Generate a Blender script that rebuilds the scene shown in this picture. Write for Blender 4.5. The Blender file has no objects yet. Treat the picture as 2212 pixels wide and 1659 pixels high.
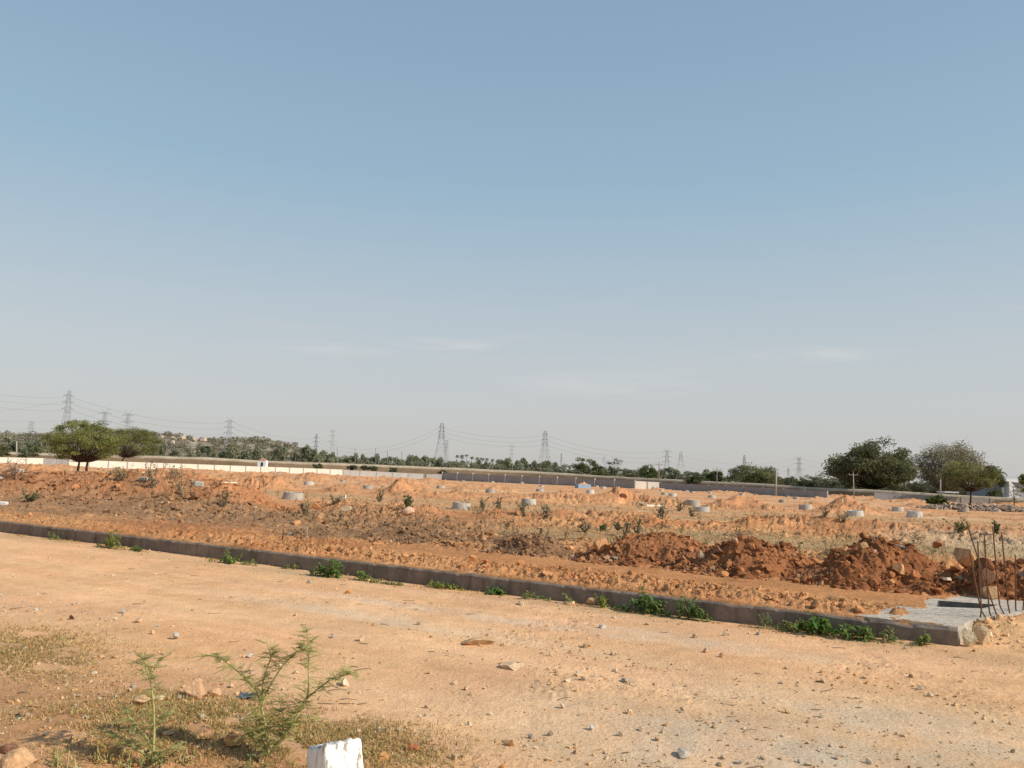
import bpy, math, random
import numpy as np
from mathutils import Vector, Matrix

rng = np.random.default_rng(7)
random.seed(7)
sc = bpy.context.scene
COL = sc.collection

# ------------------------------------------------------------------ camera
PW, PH = 2212.0, 1659.0          # working pixel units of the photograph
FPX = 1671.0
HC = 1.6
TH = math.atan(186.5 / FPX)      # pitch up
PHI = math.radians(1.9)          # roll
fwd = np.array([0, math.cos(TH), math.sin(TH)])
r0 = np.array([1.0, 0, 0]); u0 = np.array([0, -math.sin(TH), math.cos(TH)])
right = math.cos(PHI) * r0 + math.sin(PHI) * u0
up = -math.sin(PHI) * r0 + math.cos(PHI) * u0
CAM = np.array([0, 0, HC])

cam_d = bpy.data.cameras.new("camera"); cam = bpy.data.objects.new("camera", cam_d); COL.objects.link(cam)
cam_d.sensor_width = 36.0; cam_d.lens = 36.0 * FPX / PW
cam_d.clip_start = 0.05; cam_d.clip_end = 30000
m = Matrix.Identity(4)
for i in range(3):
    m[i][0] = right[i]; m[i][1] = up[i]; m[i][2] = -fwd[i]; m[i][3] = CAM[i]
cam.matrix_world = m
sc.camera = cam

def ray(px, py):
    d = fwd * FPX + right * (px - PW / 2) - up * (py - PH / 2)
    return d / d[1]               # scaled so that Y advances by 1
def hor(px): return 1016 + math.tan(PHI) * (px - 1106)
def at_depth(px, py, Y): return CAM + ray(px, py) * Y
def at_plane(px, py, z):
    d = ray(px, py); t = (z - HC) / d[2]
    return CAM + d * t

# ------------------------------------------------------------------ noise
def _hash(ix, iy, seed):
    h = (ix.astype(np.int64) * 374761393 + iy.astype(np.int64) * 668265263 + seed * 974711) & 0x7fffffff
    h = ((h ^ (h >> 13)) * 1274126177) & 0x7fffffff
    return (h ^ (h >> 16)) & 0x7fffffff
def pnoise(x, y, seed=0):
    x = np.asarray(x, float); y = np.asarray(y, float)
    x0 = np.floor(x); y0 = np.floor(y); fx = x - x0; fy = y - y0
    u = fx * fx * fx * (fx * (fx * 6 - 15) + 10); v = fy * fy * fy * (fy * (fy * 6 - 15) + 10)
    def g(ix, iy, dx, dy):
        a = _hash(ix, iy, seed) * (2 * math.pi / 0x7fffffff)
        return np.cos(a) * dx + np.sin(a) * dy
    n00 = g(x0, y0, fx, fy); n10 = g(x0 + 1, y0, fx - 1, fy)
    n01 = g(x0, y0 + 1, fx, fy - 1); n11 = g(x0 + 1, y0 + 1, fx - 1, fy - 1)
    return 1.5 * ((n00 * (1 - u) + n10 * u) * (1 - v) + (n01 * (1 - u) + n11 * u) * v)
def fbm(x, y, f, octv=4, seed=0, gain=.5):
    s = 0; a = 1; t = 0
    for o in range(octv):
        s = s + a * pnoise(x * f + 13.7 * o, y * f - 7.3 * o, seed + o); t += a; a *= gain; f *= 2.07
    return s / t
def sstep(a, b, x):
    t = np.clip((np.asarray(x, float) - a) / (b - a), 0, 1); return t * t * (3 - 2 * t)

# ------------------------------------------------------------------ materials
def new_mat(name):
    mt = bpy.data.materials.new(name); mt.use_nodes = True
    nt = mt.node_tree; nt.nodes.clear()
    out = nt.nodes.new('ShaderNodeOutputMaterial')
    return mt, nt, out
def N(nt, t, **kw):
    n = nt.nodes.new(t)
    for k, v in kw.items():
        if k in n.inputs: n.inputs[k].default_value = v
        else: setattr(n, k, v)
    return n
def mixrgb(nt, a, b, fac, mode='MIX'):
    n = nt.nodes.new('ShaderNodeMix'); n.data_type = 'RGBA'; n.blend_type = mode
    for sock, val in ((n.inputs[6], a), (n.inputs[7], b), (n.inputs[0], fac)):
        if hasattr(val, 'links'): nt.links.new(val, sock)
        elif isinstance(val, (int, float)): sock.default_value = val
        else: sock.default_value = (*val, 1)
    return n.outputs[2]
def ramp(nt, src, p0, c0, p1, c1):
    n = nt.nodes.new('ShaderNodeValToRGB'); e = n.color_ramp.elements
    e[0].position = p0; e[0].color = (c0, c0, c0, 1) if isinstance(c0, (int, float)) else (*c0, 1)
    e[1].position = p1; e[1].color = (c1, c1, c1, 1) if isinstance(c1, (int, float)) else (*c1, 1)
    nt.links.new(src, n.inputs[0]); return n.outputs[0]
def noise(nt, scale, detail=4, rough=.55, vec=None, dist=0):
    n = nt.nodes.new('ShaderNodeTexNoise'); n.inputs['Scale'].default_value = scale
    n.inputs['Detail'].default_value = detail; n.inputs['Roughness'].default_value = rough
    n.inputs['Distortion'].default_value = dist
    if vec is not None: nt.links.new(vec, n.inputs['Vector'])
    return n.outputs['Fac']
def pos(nt):
    return nt.nodes.new('ShaderNodeNewGeometry').outputs['Position']
def stdmat(name, color=None, orand=0, attr=False, var=((3, .25), (25, .25)), bump=((60, .01),), rough=.9, spec=.15, streak=None):
    mt, nt, out = new_mat(name); p = pos(nt)
    tc = nt.nodes.new('ShaderNodeTexCoord').outputs['Object']
    if attr:
        a = nt.nodes.new('ShaderNodeAttribute'); a.attribute_name = 'Col'; c = a.outputs['Color']
    else:
        rg = nt.nodes.new('ShaderNodeRGB'); rg.outputs[0].default_value = (*color, 1); c = rg.outputs[0]
    for sc_, am in var:
        f = noise(nt, sc_, 4, .6, p)
        c = mixrgb(nt, c, ramp(nt, f, .3, 1 - am, .7, 1 + am), 1.0, 'MULTIPLY')
    if streak:
        mp = N(nt, 'ShaderNodeMapping'); mp.inputs['Scale'].default_value = streak[0]; nt.links.new(p, mp.inputs[0])
        f = noise(nt, 1, 4, .6, mp.outputs[0])
        c = mixrgb(nt, c, streak[1], ramp(nt, f, streak[2], 0.0, streak[3], 1.0))
    if orand: c = mixrgb(nt, c, ramp(nt, nt.nodes.new('ShaderNodeObjectInfo').outputs['Random'], 0, (1 - orand, 1 - orand * 1.15, 1 - orand * 1.3), 1, (1 + orand * .6,) * 3), 1.0, 'MULTIPLY')
    b = N(nt, 'ShaderNodeBsdfPrincipled'); b.inputs['Roughness'].default_value = rough
    b.inputs['Specular IOR Level'].default_value = spec
    nt.links.new(c, b.inputs['Base Color'])
    prev = None
    for sc_, dist in bump:
        bn = N(nt, 'ShaderNodeBump'); bn.inputs['Distance'].default_value = dist; bn.inputs['Strength'].default_value = .9
        nt.links.new(noise(nt, sc_, 5, .65, p), bn.inputs['Height'])
        if prev: nt.links.new(prev, bn.inputs['Normal'])
        prev = bn.outputs['Normal']
    if prev: nt.links.new(prev, b.inputs['Normal'])
    nt.links.new(b.outputs[0], out.inputs[0]); return mt
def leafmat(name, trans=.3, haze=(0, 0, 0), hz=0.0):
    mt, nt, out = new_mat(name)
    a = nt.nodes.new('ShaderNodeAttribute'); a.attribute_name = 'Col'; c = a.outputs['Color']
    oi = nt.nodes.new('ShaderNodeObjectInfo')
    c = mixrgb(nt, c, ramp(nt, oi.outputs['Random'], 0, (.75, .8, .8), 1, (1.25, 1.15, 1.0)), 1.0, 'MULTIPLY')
    if hz: c = mixrgb(nt, c, haze, hz)  # aerial haze baked into the leaf colour
    d = N(nt, 'ShaderNodeBsdfDiffuse'); t = N(nt, 'ShaderNodeBsdfTranslucent')
    nt.links.new(c, d.inputs[0]); nt.links.new(c, t.inputs[0])
    mx = N(nt, 'ShaderNodeMixShader'); mx.inputs[0].default_value = trans
    nt.links.new(d.outputs[0], mx.inputs[1]); nt.links.new(t.outputs[0], mx.inputs[2])
    nt.links.new(mx.outputs[0], out.inputs[0]); return mt

HAZE = (.40, .41, .385)
M = {}
M['road'] = stdmat('packed_sandy_soil', attr=True, var=((.9, .12), (6, .10), (45, .16), (260, .16)), bump=((35, .02), (170, .008)), rough=1, spec=.05)
M['soil'] = stdmat('loose_red_soil', attr=True, var=((1.1, .15), (7, .15), (40, .2)), bump=((14, .05), (60, .025)), rough=1, spec=.05)
M['clod'] = stdmat('soil_clod', attr=True, var=((30, .2),), bump=((70, .01),), rough=1, spec=.05)
M['stone'] = stdmat('stone', attr=True, var=((14, .2), (70, .2)), bump=((50, .012),), rough=.9, spec=.2)
M['concrete'] = stdmat('concrete', (.40, .37, .32), var=((2.5, .18), (18, .14), (120, .12)), bump=((90, .004),), rough=.9)
M['kerbmat'] = stdmat('stained_kerb_concrete', (.225, .178, .14), var=((1.3, .22), (9, .2), (80, .12)), bump=((45, .008),), rough=.95,
                      streak=((6, 6, .8), (.12, .09, .07), .5, .72))
M['slabmat'] = stdmat('rough_slab_concrete', (.52, .46, .38), var=((3, .12), (28, .18), (140, .2)), bump=((40, .015), (140, .006)), rough=.95,
                      streak=((14, 14, 14), (.29, .24, .18), .5, .68))
M['holemat'] = stdmat('hole_shade_concrete', (.115, .11, .10), var=((6, .25), (40, .2)), bump=((40, .01),), rough=.9)  # shade inside the slab hole put into a darker concrete colour
M['ring'] = stdmat('cast_ring_concrete', (.47, .44, .39), orand=.3, var=((2, .15), (14, .14)), bump=((60, .006),), rough=.9, streak=((5, 5, .9), (.33, .30, .27), .55, .75))
M['whitewall'] = stdmat('cream_painted_precast', (.64, .60, .51), var=((.6, .07), (5, .07)), bump=(), rough=.9, streak=((1.2, 1.2, .5), (.52, .45, .36), .62, .8))
M['greywall'] = stdmat('bare_precast', (.30, .285, .275), var=((.5, .1), (4, .1)), bump=(), rough=.95, streak=((1.2, 1.2, .5), (.24, .22, .2), .55, .8))
M['plainwall'] = stdmat('bare_precast_pale', (.42, .40, .37), var=((.5, .1), (4, .1)), bump=(), rough=.95)
M['postmat'] = stdmat('precast_post', (.33, .31, .29), var=((2, .1),), bump=(), rough=.95)
M['capmat'] = stdmat('pale_post_cap', (.62, .60, .56), var=((2, .1),), bump=(), rough=.95)
M['rust'] = stdmat('rusty_steel', (.15, .075, .04), var=((20, .35),), bump=((200, .001),), rough=.75, spec=.3)
M['steel'] = stdmat('galvanised_steel', (.13, .14, .15), var=(), bump=(), rough=.6, spec=.4)
M['steel_mid'] = stdmat('galvanised_steel_hazed', (.24, .255, .265), var=(), bump=(), rough=.7)  # distance haze put into the steel colour
M['steel_far'] = stdmat('galvanised_steel_hazed_pale', (.40, .415, .42), var=(), bump=(), rough=.8)  # same steel, paler still from haze put into its colour
M['wire'] = stdmat('wire', (.22, .23, .24), var=(), bump=(), rough=.7)
M['pole'] = stdmat('cement_pole', (.40, .36, .31), var=((2, .15),), bump=(), rough=.9)
M['darkpole'] = stdmat('weathered_pole', (.24, .20, .17), var=((2, .15),), bump=(), rough=.9)
M['bark'] = stdmat('bark', (.085, .062, .045), var=((6, .3),), bump=((30, .02),), rough=1, spec=.05)
M['barkgrey'] = stdmat('grey_bark', (.17, .15, .13), var=((6, .2),), bump=(), rough=1, spec=.05)
M['twig'] = stdmat('dry_twig', (.17, .125, .085), var=((10, .3),), bump=(), rough=1, spec=.05)
M['greenstem'] = stdmat('green_stem', (.36, .36, .14), var=((10, .2),), bump=(), rough=.8)
M['leaf'] = leafmat('leaf', .42)
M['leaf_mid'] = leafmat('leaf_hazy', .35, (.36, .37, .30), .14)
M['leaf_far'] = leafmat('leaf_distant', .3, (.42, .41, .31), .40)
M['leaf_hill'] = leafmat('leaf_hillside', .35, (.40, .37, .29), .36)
M['grass'] = leafmat('dry_grass', .25)
M['white'] = stdmat('whitewash', (.80, .77, .70), var=((8, .08), (60, .1)), bump=((60, .008),), rough=.85, streak=((34, 34, 4.0), (.30, .25, .19), .55, .63))
M['plaster'] = stdmat('house_plaster', (.74, .73, .72), var=((.7, .05),), bump=(), rough=.9)
M['greyplaster'] = stdmat('grey_house_plaster', (.33, .32, .33), var=((.7, .06),), bump=(), rough=.9)
M['dark'] = stdmat('dark_opening', (.03, .03, .035), var=(), bump=(), rough=.9)
M['blue'] = stdmat('pale_blue_paint', (.27, .38, .50), var=((2, .15),), bump=(), rough=.7, streak=((3, 3, 1), (.30, .33, .36), .58, .75))
M['orange'] = stdmat('orange_paint', (.62, .25, .05), var=((2, .15),), bump=(), rough=.7)
M['redroof'] = stdmat('faded_red_tiles', (.42, .20, .14), var=((2, .15),), bump=(), rough=.9)
M['pipe'] = stdmat('cream_plastic_pipe', (.72, .66, .50), var=((2, .08),), bump=(), rough=.5, spec=.4)
M['bluefoil'] = stdmat('blue_wrapper', (.085, .115, .135), var=((25, .6),), bump=((40, .01),), rough=.4, spec=.5)
M['emb'] = stdmat('dry_embankment_grass', attr=True, var=((.25, .15), (1.5, .18), (8, .15)), bump=((3, .1),), rough=1, spec=.03)
M['hill'] = stdmat('hazy_hillside', (.29, .25, .19), var=((.02, .2), (.09, .25)), bump=(), rough=1, spec=.02)
M['tin'] = stdmat('pale_sheet_roof', (.60, .62, .62), var=((1, .1),), bump=(), rough=.6)
M['wood'] = stdmat('grey_wood', (.33, .27, .20), var=((12, .2),), bump=(), rough=.9)

# ------------------------------------------------------------------ mesh builder
class MB:
    def __init__(s): s.v = []; s.f = []; s.c = []; s.n = 0
    def add(s, v, f, col=(.5, .5, .5)):
        v = np.asarray(v, float).reshape(-1, 3)
        fl = f if isinstance(f, list) else [f]
        for a in fl:
            a = np.asarray(a, int)
            if a.size: s.f.append(a + s.n)
        c = np.asarray(col, float)
        if c.ndim == 1: c = np.tile(c, (len(v), 1))
        s.v.append(v); s.c.append(c); s.n += len(v)
        return s
    def tube(s, pts, rad, k=6, col=(.5, .5, .5)):
        pts = np.asarray(pts, float); n = len(pts)
        rad = np.full(n, rad) if np.isscalar(rad) else np.asarray(rad, float)
        tang = np.gradient(pts, axis=0); tang /= np.linalg.norm(tang, axis=1)[:, None] + 1e-9
        ref = np.array([0, 0, 1.0]) if abs(tang[:, 2]).mean() < .8 else np.array([1.0, 0, 0])
        a = np.cross(tang, ref); a /= np.linalg.norm(a, axis=1)[:, None] + 1e-9
        b = np.cross(tang, a); th = np.arange(k) * 2 * math.pi / k
        v = pts[:, None, :] + rad[:, None, None] * (np.cos(th)[None, :, None] * a[:, None, :] + np.sin(th)[None, :, None] * b[:, None, :])
        v = v.reshape(-1, 3)
        i = np.arange(n - 1)[:, None] * k; j = np.arange(k)[None, :]; j2 = (j + 1) % k
        f = np.stack([i + j, i + j2, i + k + j2, i + k + j], -1).reshape(-1, 4)
        fl = [f]
        if k > 2: fl += [np.arange(k)[None, ::-1], (n - 1) * k + np.arange(k)[None, :]]
        return s.add(v, fl, col)
    def box(s, c, size, rz=0, col=(.5, .5, .5), taper=1.0):
        x, y, z = [q / 2 for q in size]
        v = np.array([[-x, -y, -z], [x, -y, -z], [x, y, -z], [-x, y, -z], [-x * taper, -y * taper, z], [x * taper, -y * taper, z], [x * taper, y * taper, z], [-x * taper, y * taper, z]])
        ca, sa = math.cos(rz), math.sin(rz)
        v = v @ np.array([[ca, sa, 0], [-sa, ca, 0], [0, 0, 1]]) + np.asarray(c, float)
        f = np.array([[0, 3, 2, 1], [4, 5, 6, 7], [0, 1, 5, 4], [1, 2, 6, 5], [2, 3, 7, 6], [3, 0, 4, 7]])
        return s.add(v, f, col)
    def build(s, name, mat, parent=None, smooth=False, bevel=0):
        v = np.concatenate(s.v); c = np.concatenate(s.c)
        me = bpy.data.meshes.new(name); me.vertices.add(len(v)); me.vertices.foreach_set('co', v.astype(np.float32).ravel())
        tot = np.concatenate([np.full(len(a), a.shape[1]) for a in s.f]); li = np.concatenate([a.ravel() for a in s.f])
        me.loops.add(len(li)); me.loops.foreach_set('vertex_index', li.astype(np.int32))
        me.polygons.add(len(tot)); st = np.concatenate([[0], np.cumsum(tot)[:-1]])
        me.polygons.foreach_set('loop_start', st.astype(np.int32)); me.polygons.foreach_set('loop_total', tot.astype(np.int32))
        me.polygons.foreach_set('use_smooth', np.full(len(tot), smooth))
        at = me.color_attributes.new('Col', 'FLOAT_COLOR', 'POINT')
        at.data.foreach_set('color', np.hstack([c, np.ones((len(c), 1))]).astype(np.float32).ravel())
        me.update(calc_edges=True); me.validate()
        me.materials.append(mat)
        o = bpy.data.objects.new(name, me); COL.objects.link(o)
        if parent is not None: o.parent = parent
        if bevel:
            bv = o.modifiers.new('bevel', 'BEVEL'); bv.width = bevel; bv.segments = 2; bv.limit_method = 'ANGLE'
        return o
def tag(o, label=None, cat=None, group=None, kind=None):
    if label: o['label'] = label
    if cat: o['category'] = cat
    if group: o['group'] = group
    if kind: o['kind'] = kind
    return o
def empty(name, loc, label, cat, group=None, rz=0):
    o = bpy.data.objects.new(name, None); COL.objects.link(o); o.location = [float(q) for q in loc]
    o.rotation_euler = (0, 0, rz); o.empty_display_size = .2
    return tag(o, label, cat, group)
def copy_tree(o, parent=None):
    c = o.copy(); COL.objects.link(c)
    if parent is not None: c.parent = parent
    for ch in list(o.children): copy_tree(ch, c)
    return c

# ------------------------------------------------------------------ kerb line and terrain
KT = .21                                         # kerb top height
K0 = at_plane(0, 1125.5, KT)[:2]; K1 = at_plane(1860, 1335, KT)[:2]
KD = (K1 - K0) / np.linalg.norm(K1 - K0)         # along the kerb, left to right
KN = np.array([-KD[1], KD[0]])                   # away from the camera
if KN[1] < 0: KN = -KN
KE = float((at_plane(2069, 1351, KT)[:2] - K0) @ KD)   # where kerb ends
def sdist(X, Y): return (X - K0[0]) * KN[0] + (Y - K0[1]) * KN[1]
def along(X, Y): return (X - K0[0]) * KD[0] + (Y - K0[1]) * KD[1]

def hbase(X, Y):
    X = np.asarray(X, float); Y = np.asarray(Y, float)
    s = np.maximum(sdist(X, Y) - 2, 0); az = np.degrees(np.arctan2(X, np.maximum(Y, .1)))
    k = .62 + .38 * sstep(-20, -2, az)
    drop = np.where(s < 50, .0125 * s, .625 + .0068 * np.minimum(s - 50, 130))
    return KT - k * drop
def at_base(px, py, off=0.0):
    d = ray(px, py); t = np.geomspace(3, 600, 4000); P = CAM + d[None, :] * t[:, None]
    g = P[:, 2] - hbase(P[:, 0], P[:, 1]) - off
    i = np.argmax(g < 0); return P[i]

# manholes: (px, py of the base, width in px)
MH = [(633, 1079.8, 46), (667, 1048.5, 22), (794.5, 1057.5, 22), (952, 1056, 19), (1059, 1065, 21), (999, 1041, 9), (1063, 1043, 10),
      (996, 1101, 42), (740, 1041, 8), (1166, 1062, 17), (1127, 1045, 9), (1182, 1047, 9), (1170, 1052, 11), (1275, 1066.5, 18),
      (1236, 1048, 7), (1289, 1052, 9), (1303, 1056, 12), (1336, 1054, 9), (1354, 1066, 10), (1428.5, 1061.5, 10), (1435, 1069.5, 14),
      (1453, 1073, 18), (1483, 1062, 9), (1495.7, 1065, 10), (1533.6, 1066, 9), (1537.5, 1076, 17), (1141.5, 1090.4, 33), (1496, 1095, 31),
      (1516, 1106, 36), (1594, 1074, 11.5), (1603, 1070, 11), (1632, 1069.6, 7), (1690, 1086, 15), (1700.6, 1074, 10), (1719, 1078.7, 13),
      (1740, 1101.8, 28), (1822, 1086, 14), (1830, 1081, 9), (1847.5, 1116, 35), (1926, 1085, 9), (1939, 1106.4, 24), (1975.6, 1118.4, 32),
      (2080.7, 1107, 22), (2152, 1106, 20)]
MHP = [at_base(a, b) for a, b, w in MH]

CLEAR = [(P_, 1.0) for P_ in MHP] + [(at_base(177, 1021), 2.2), (at_base(258, 1011), 1.6), (at_base(1259, 1055), 1.3), (at_base(2096, 1089), 1.2), (at_base(2115, 1100), 3.0)]
SLAB = [K0 + KD * along(*at_plane(1850, 1334.2, KT)[:2]) + KN * .03, K0 + KD * KE + KN * .03, at_plane(2101, 1340, KT)[:2], at_plane(2235, 1321, KT)[:2],
        at_plane(2235, 1302, KT)[:2], at_plane(2073, 1289, KT)[:2], at_plane(2026, 1292, KT)[:2]]
HOLE = [at_plane(2023, 1312.8, KT)[:2], at_plane(2122, 1316.6, KT)[:2], at_plane(2157, 1308.7, KT)[:2], at_plane(2027, 1299.4, KT)[:2]]
def inpoly(X, Y, P):
    r = np.zeros(np.shape(X), bool); n = len(P)
    for i in range(n):
        x1, y1 = P[i]; x2, y2 = P[(i + 1) % n]
        c = ((y1 > Y) != (y2 > Y)) & (X < (x2 - x1) * (Y - y1) / (y2 - y1 + 1e-12) + x1)
        r ^= c
    return r

def ridges(X, Y):
    w1 = fbm(X, Y, .05, 2, 90) * 2.2
    md = lambda f, sd: np.clip(.55 + 1.15 * fbm(X, Y, f, 3, sd), .0, 1.25)
    h = .46 * md(.45, 3) * np.exp(-((Y - 25.0 - w1 * .6) / 1.7) ** 2) * sstep(-16, -6, X + .2 * Y)
    h = h + .80 * (.5 + .5 * md(.30, 4)) * np.exp(-((Y - 23.5 - w1) / 2.4) ** 2) * (1 - sstep(-9, -4.5, X))
    h = h + .62 * md(.36, 5) * np.exp(-((Y - 32.5 - w1 * 1.2) / 2.2) ** 2) * (1 - sstep(-13, -9, X))
    h = h + .85 * md(.38, 6) * np.exp(-((Y - 46 - w1 * 1.2) / 1.9) ** 2) * (1 - .8 * sstep(22, 26, X))
    h = h + .62 * md(.33, 8) * np.exp(-((Y - 56 - w1 * 1.5) / 1.8) ** 2)
    h = h + .65 * md(.28, 9) * np.exp(-((Y - 72 - w1 * 2) / 2.2) ** 2)
    h = h + .62 * md(.24, 10) * np.exp(-((Y - 93 - w1 * 3) / 2.6) ** 2)
    h = h + .55 * md(.21, 11) * np.exp(-((Y - 118 - w1 * 3) / 3) ** 2)
    return h
def rough_mask(X, Y, s):
    """how cloddy the plot is: 1 rough .. 0 smooth"""
    a = .72 + .8 * fbm(X, Y, .32, 3, 31)
    strip = np.exp(-((s - .55) / .5) ** 2) * (.6 + .6 * fbm(X, Y, .8, 2, 35))
    track = np.exp(-((s - 1.75 - .25 * fbm(X, Y, .3, 2, 36)) / .55) ** 2) * sstep(-4, 1, X)
    grass = grass_mask(X, Y)
    return np.clip(a + strip - track - .75 * grass, .06, 1.3)
def grass_mask(X, Y):
    n = fbm(X, Y, .25, 3, 41)
    g1 = np.exp(-((Y - 18.3 - 1.2 * n) / 3.0) ** 4) * sstep(-1.5, 2.5, X + n * 1.5)
    g2 = np.exp(-((Y - 30.5 - n) / 2.2) ** 4) * sstep(-8, -4, X) * .8
    g3 = np.exp(-((Y - 38.0 - n) / 3.2) ** 4) * .7
    return np.clip((g1 + g2 + g3) * (.85 + .5 * n), 0, 1)
def Hplot(X, Y):
    X = np.asarray(X, float); Y = np.asarray(Y, float)
    s = sdist(X, Y); L = along(X, Y); R = np.hypot(X, Y)
    far = 1 - sstep(150, 175, Y)
    rd = ridges(X, Y) * far
    K = np.ones_like(X)
    for P, q in CLEAR:
        wd_ = (.75 + P[1] * .012) * q; ax = (X - P[0] * Y / P[1]) / wd_
        dy = P[1] - Y
        K = K * (1 - .9 * np.exp(-ax ** 2) * sstep(-3.0, -1.0, dy) * (1 - sstep(.35 * P[1] - 2, .35 * P[1] + 3, dy)))
    rd = rd * K
    rm = rough_mask(X, Y, s) * (.3 + .7 * K) * (1 - .62 * sstep(21, 30, Y) * (1 - np.clip(rd / .16, 0, 1)))
    wx = X + .25 * fbm(X, Y, 1.3, 2, 56); wy = Y + .25 * fbm(X, Y, 1.3, 2, 59)
    crag = np.abs(fbm(wx, wy, 2.3, 3, 51))
    crag2 = np.abs(fbm(wx, wy, 5.2, 2, 53))
    pile = np.clip(fbm(wx, wy, 1.15, 2, 54), 0, 1)
    amp = 1.0 + .9 * sstep(3, 7, s) + .5 * sstep(24, 45, Y)
    nr_ = sstep(1.0, 4.0, s)
    cl = (crag * (.10 + .07 * nr_) + crag2 * .085 + pile * .13 * sstep(2.2, 4, s) + np.abs(fbm(X, Y, 9, 3, 52)) * .075 - .05) * amp
    edge = sstep(.0, .35, s)
    h = hbase(X, Y) + .03 * np.clip(fbm(X, Y, 1.7, 3, 49) + .25, 0, 1) * np.exp(-(s / .3) ** 2) + rd + (cl * rm + .012 * fbm(X, Y, 1.5, 3, 52)) * (.25 + .75 * edge) * far + .015 * far * edge
    h = h + np.exp(-((s - .75) / .4) ** 2) * .05 * np.clip(.5 + fbm(X, Y, .9, 2, 57), 0, 1.4) * (L < KE - 1.8)
    sl = inpoly(X, Y, SLAB_IN); h = np.where(sl, np.minimum(h, KT - .09), h)
    ho = inpoly(X, Y, HOLE_OUT); h = np.where(ho, KT - .75, h)
    # right of the slab: a low earth bank that tapers into the road
    z = Hroad(X, Y, False); nz = .03 * fbm(X, Y, 3.0, 2, 58); z = z + .10 * sstep(.06, .65, s)
    b0 = BANK_S - .02 + nz + .1 * (L - KE)
    up_ = sstep(b0 - .05, b0 + .02, s)                              # cut face beside the slab
    soft = sstep(.2, 1.8, s + nz)                                   # gentle rise farther right
    tp = sstep(KE + .4, KE + .8, L)
    k_ = up_ * (1 - tp) + soft * tp
    sm_ = hbase(X, Y) + .02 * fbm(X, Y, 3, 3, 48); wm = 1 - sstep(1.2, 2.6, s); h2 = np.where(inpoly(X, Y, SLAB_IN), h, h * (1 - wm) + sm_ * wm)
    h = np.where((L > KE - .02) & (s < 4), z + (h2 - z) * k_, h)
    h = np.where(s < .035, np.where(L > KE - .02, z - .05, KT - .07), h)
    return h
def shrink(P, d):
    c = np.mean(P, 0); return [c + (np.asarray(p) - c) * (1 - d / np.linalg.norm(np.asarray(p) - c)) for p in P]
SLAB_IN = [SLAB[0] + KN * .03 + KD * .35] + [SLAB[1] + KN * .03 - KD * .02] + [SLAB[2], SLAB[3], SLAB[4] - KN * .05, SLAB[5] - KN * .05, SLAB[6] + KD * .12]
HOLE_OUT = shrink(HOLE, -.16)

BANK_S = float((at_plane(2130, 1343, KT)[:2] - K0) @ KN)
BUMPW = at_plane(60, 1600, .1)[:2]
def Hroad(X, Y, fine=True):
    X = np.asarray(X, float); Y = np.asarray(Y, float)
    s = sdist(X, Y); L = along(X, Y)
    h = .02 * fbm(X, Y, .35, 3, 60)
    lane = s + .18 * fbm(X, Y, .12, 2, 61) * 2
    for c, w, d in ((-2.3, .22, .03), (-3.0, .2, .024), (-4.5, .25, .032), (-5.2, .22, .024)):
        h = h - d * np.exp(-((lane - c) / w) ** 2) * sstep(-2, 2, X + 2)
    h = h + .045 * np.exp(-((s) / .35) ** 2) * sstep(KE - 2.2, KE - .2, L)
    h = h + .11 * np.exp(-(((X - BUMPW[0]) / 1.25) ** 2 + ((Y - BUMPW[1]) / 1.0) ** 2)) 
    if fine:
        La = L + .5 * fbm(X, Y, .3, 2, 68); trk = np.clip(fbm(L * .12, s * .9, 1.0, 2, 69) * 2.2 + .15, 0, 1)
        h = h + .009 * trk * fbm(L * 1.1, s * 11 + .8 * np.sin(L * .35), 1.0, 3, 67)
        rg = .3 + .9 * sstep(-.2, .5, fbm(X, Y, .4, 2, 64))
        left = np.exp(-((X + 2.2) / 1.6) ** 2 - ((Y - 4.2) / 1.3) ** 2)
        rg = rg * (.35 + 1.1 * sstep(-.1, .35, fbm(X, Y, .7, 3, 74)))
        h = h + fbm(X, Y, 4, 4, 62) * .015 * rg + np.abs(fbm(X, Y, 10, 3, 63)) * .016 * rg + left * .03 * np.abs(fbm(X, Y, 5, 3, 66))
    return h
def on_plot(px, py):
    d = ray(px, py); t = np.geomspace(5, 300, 3000); P = CAM + d[None, :] * t[:, None]
    g = P[:, 2] - Hplot(P[:, 0], P[:, 1]); k = sdist(P[:, 0], P[:, 1]) > .02
    ii = np.nonzero((g < 0) & k)[0]; return P[ii[0]]
def on_road(px, py):
    d = ray(px, py); t = np.geomspace(2, 60, 3000); P = CAM + d[None, :] * t[:, None]
    g = P[:, 2] - Hroad(P[:, 0], P[:, 1]); return P[np.argmax(g < 0)]
def zp(x, y): return float(Hplot(np.array([x]), np.array([y]))[0])
def zr(x, y): return float(Hroad(np.array([x]), np.array([y]))[0])

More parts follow.
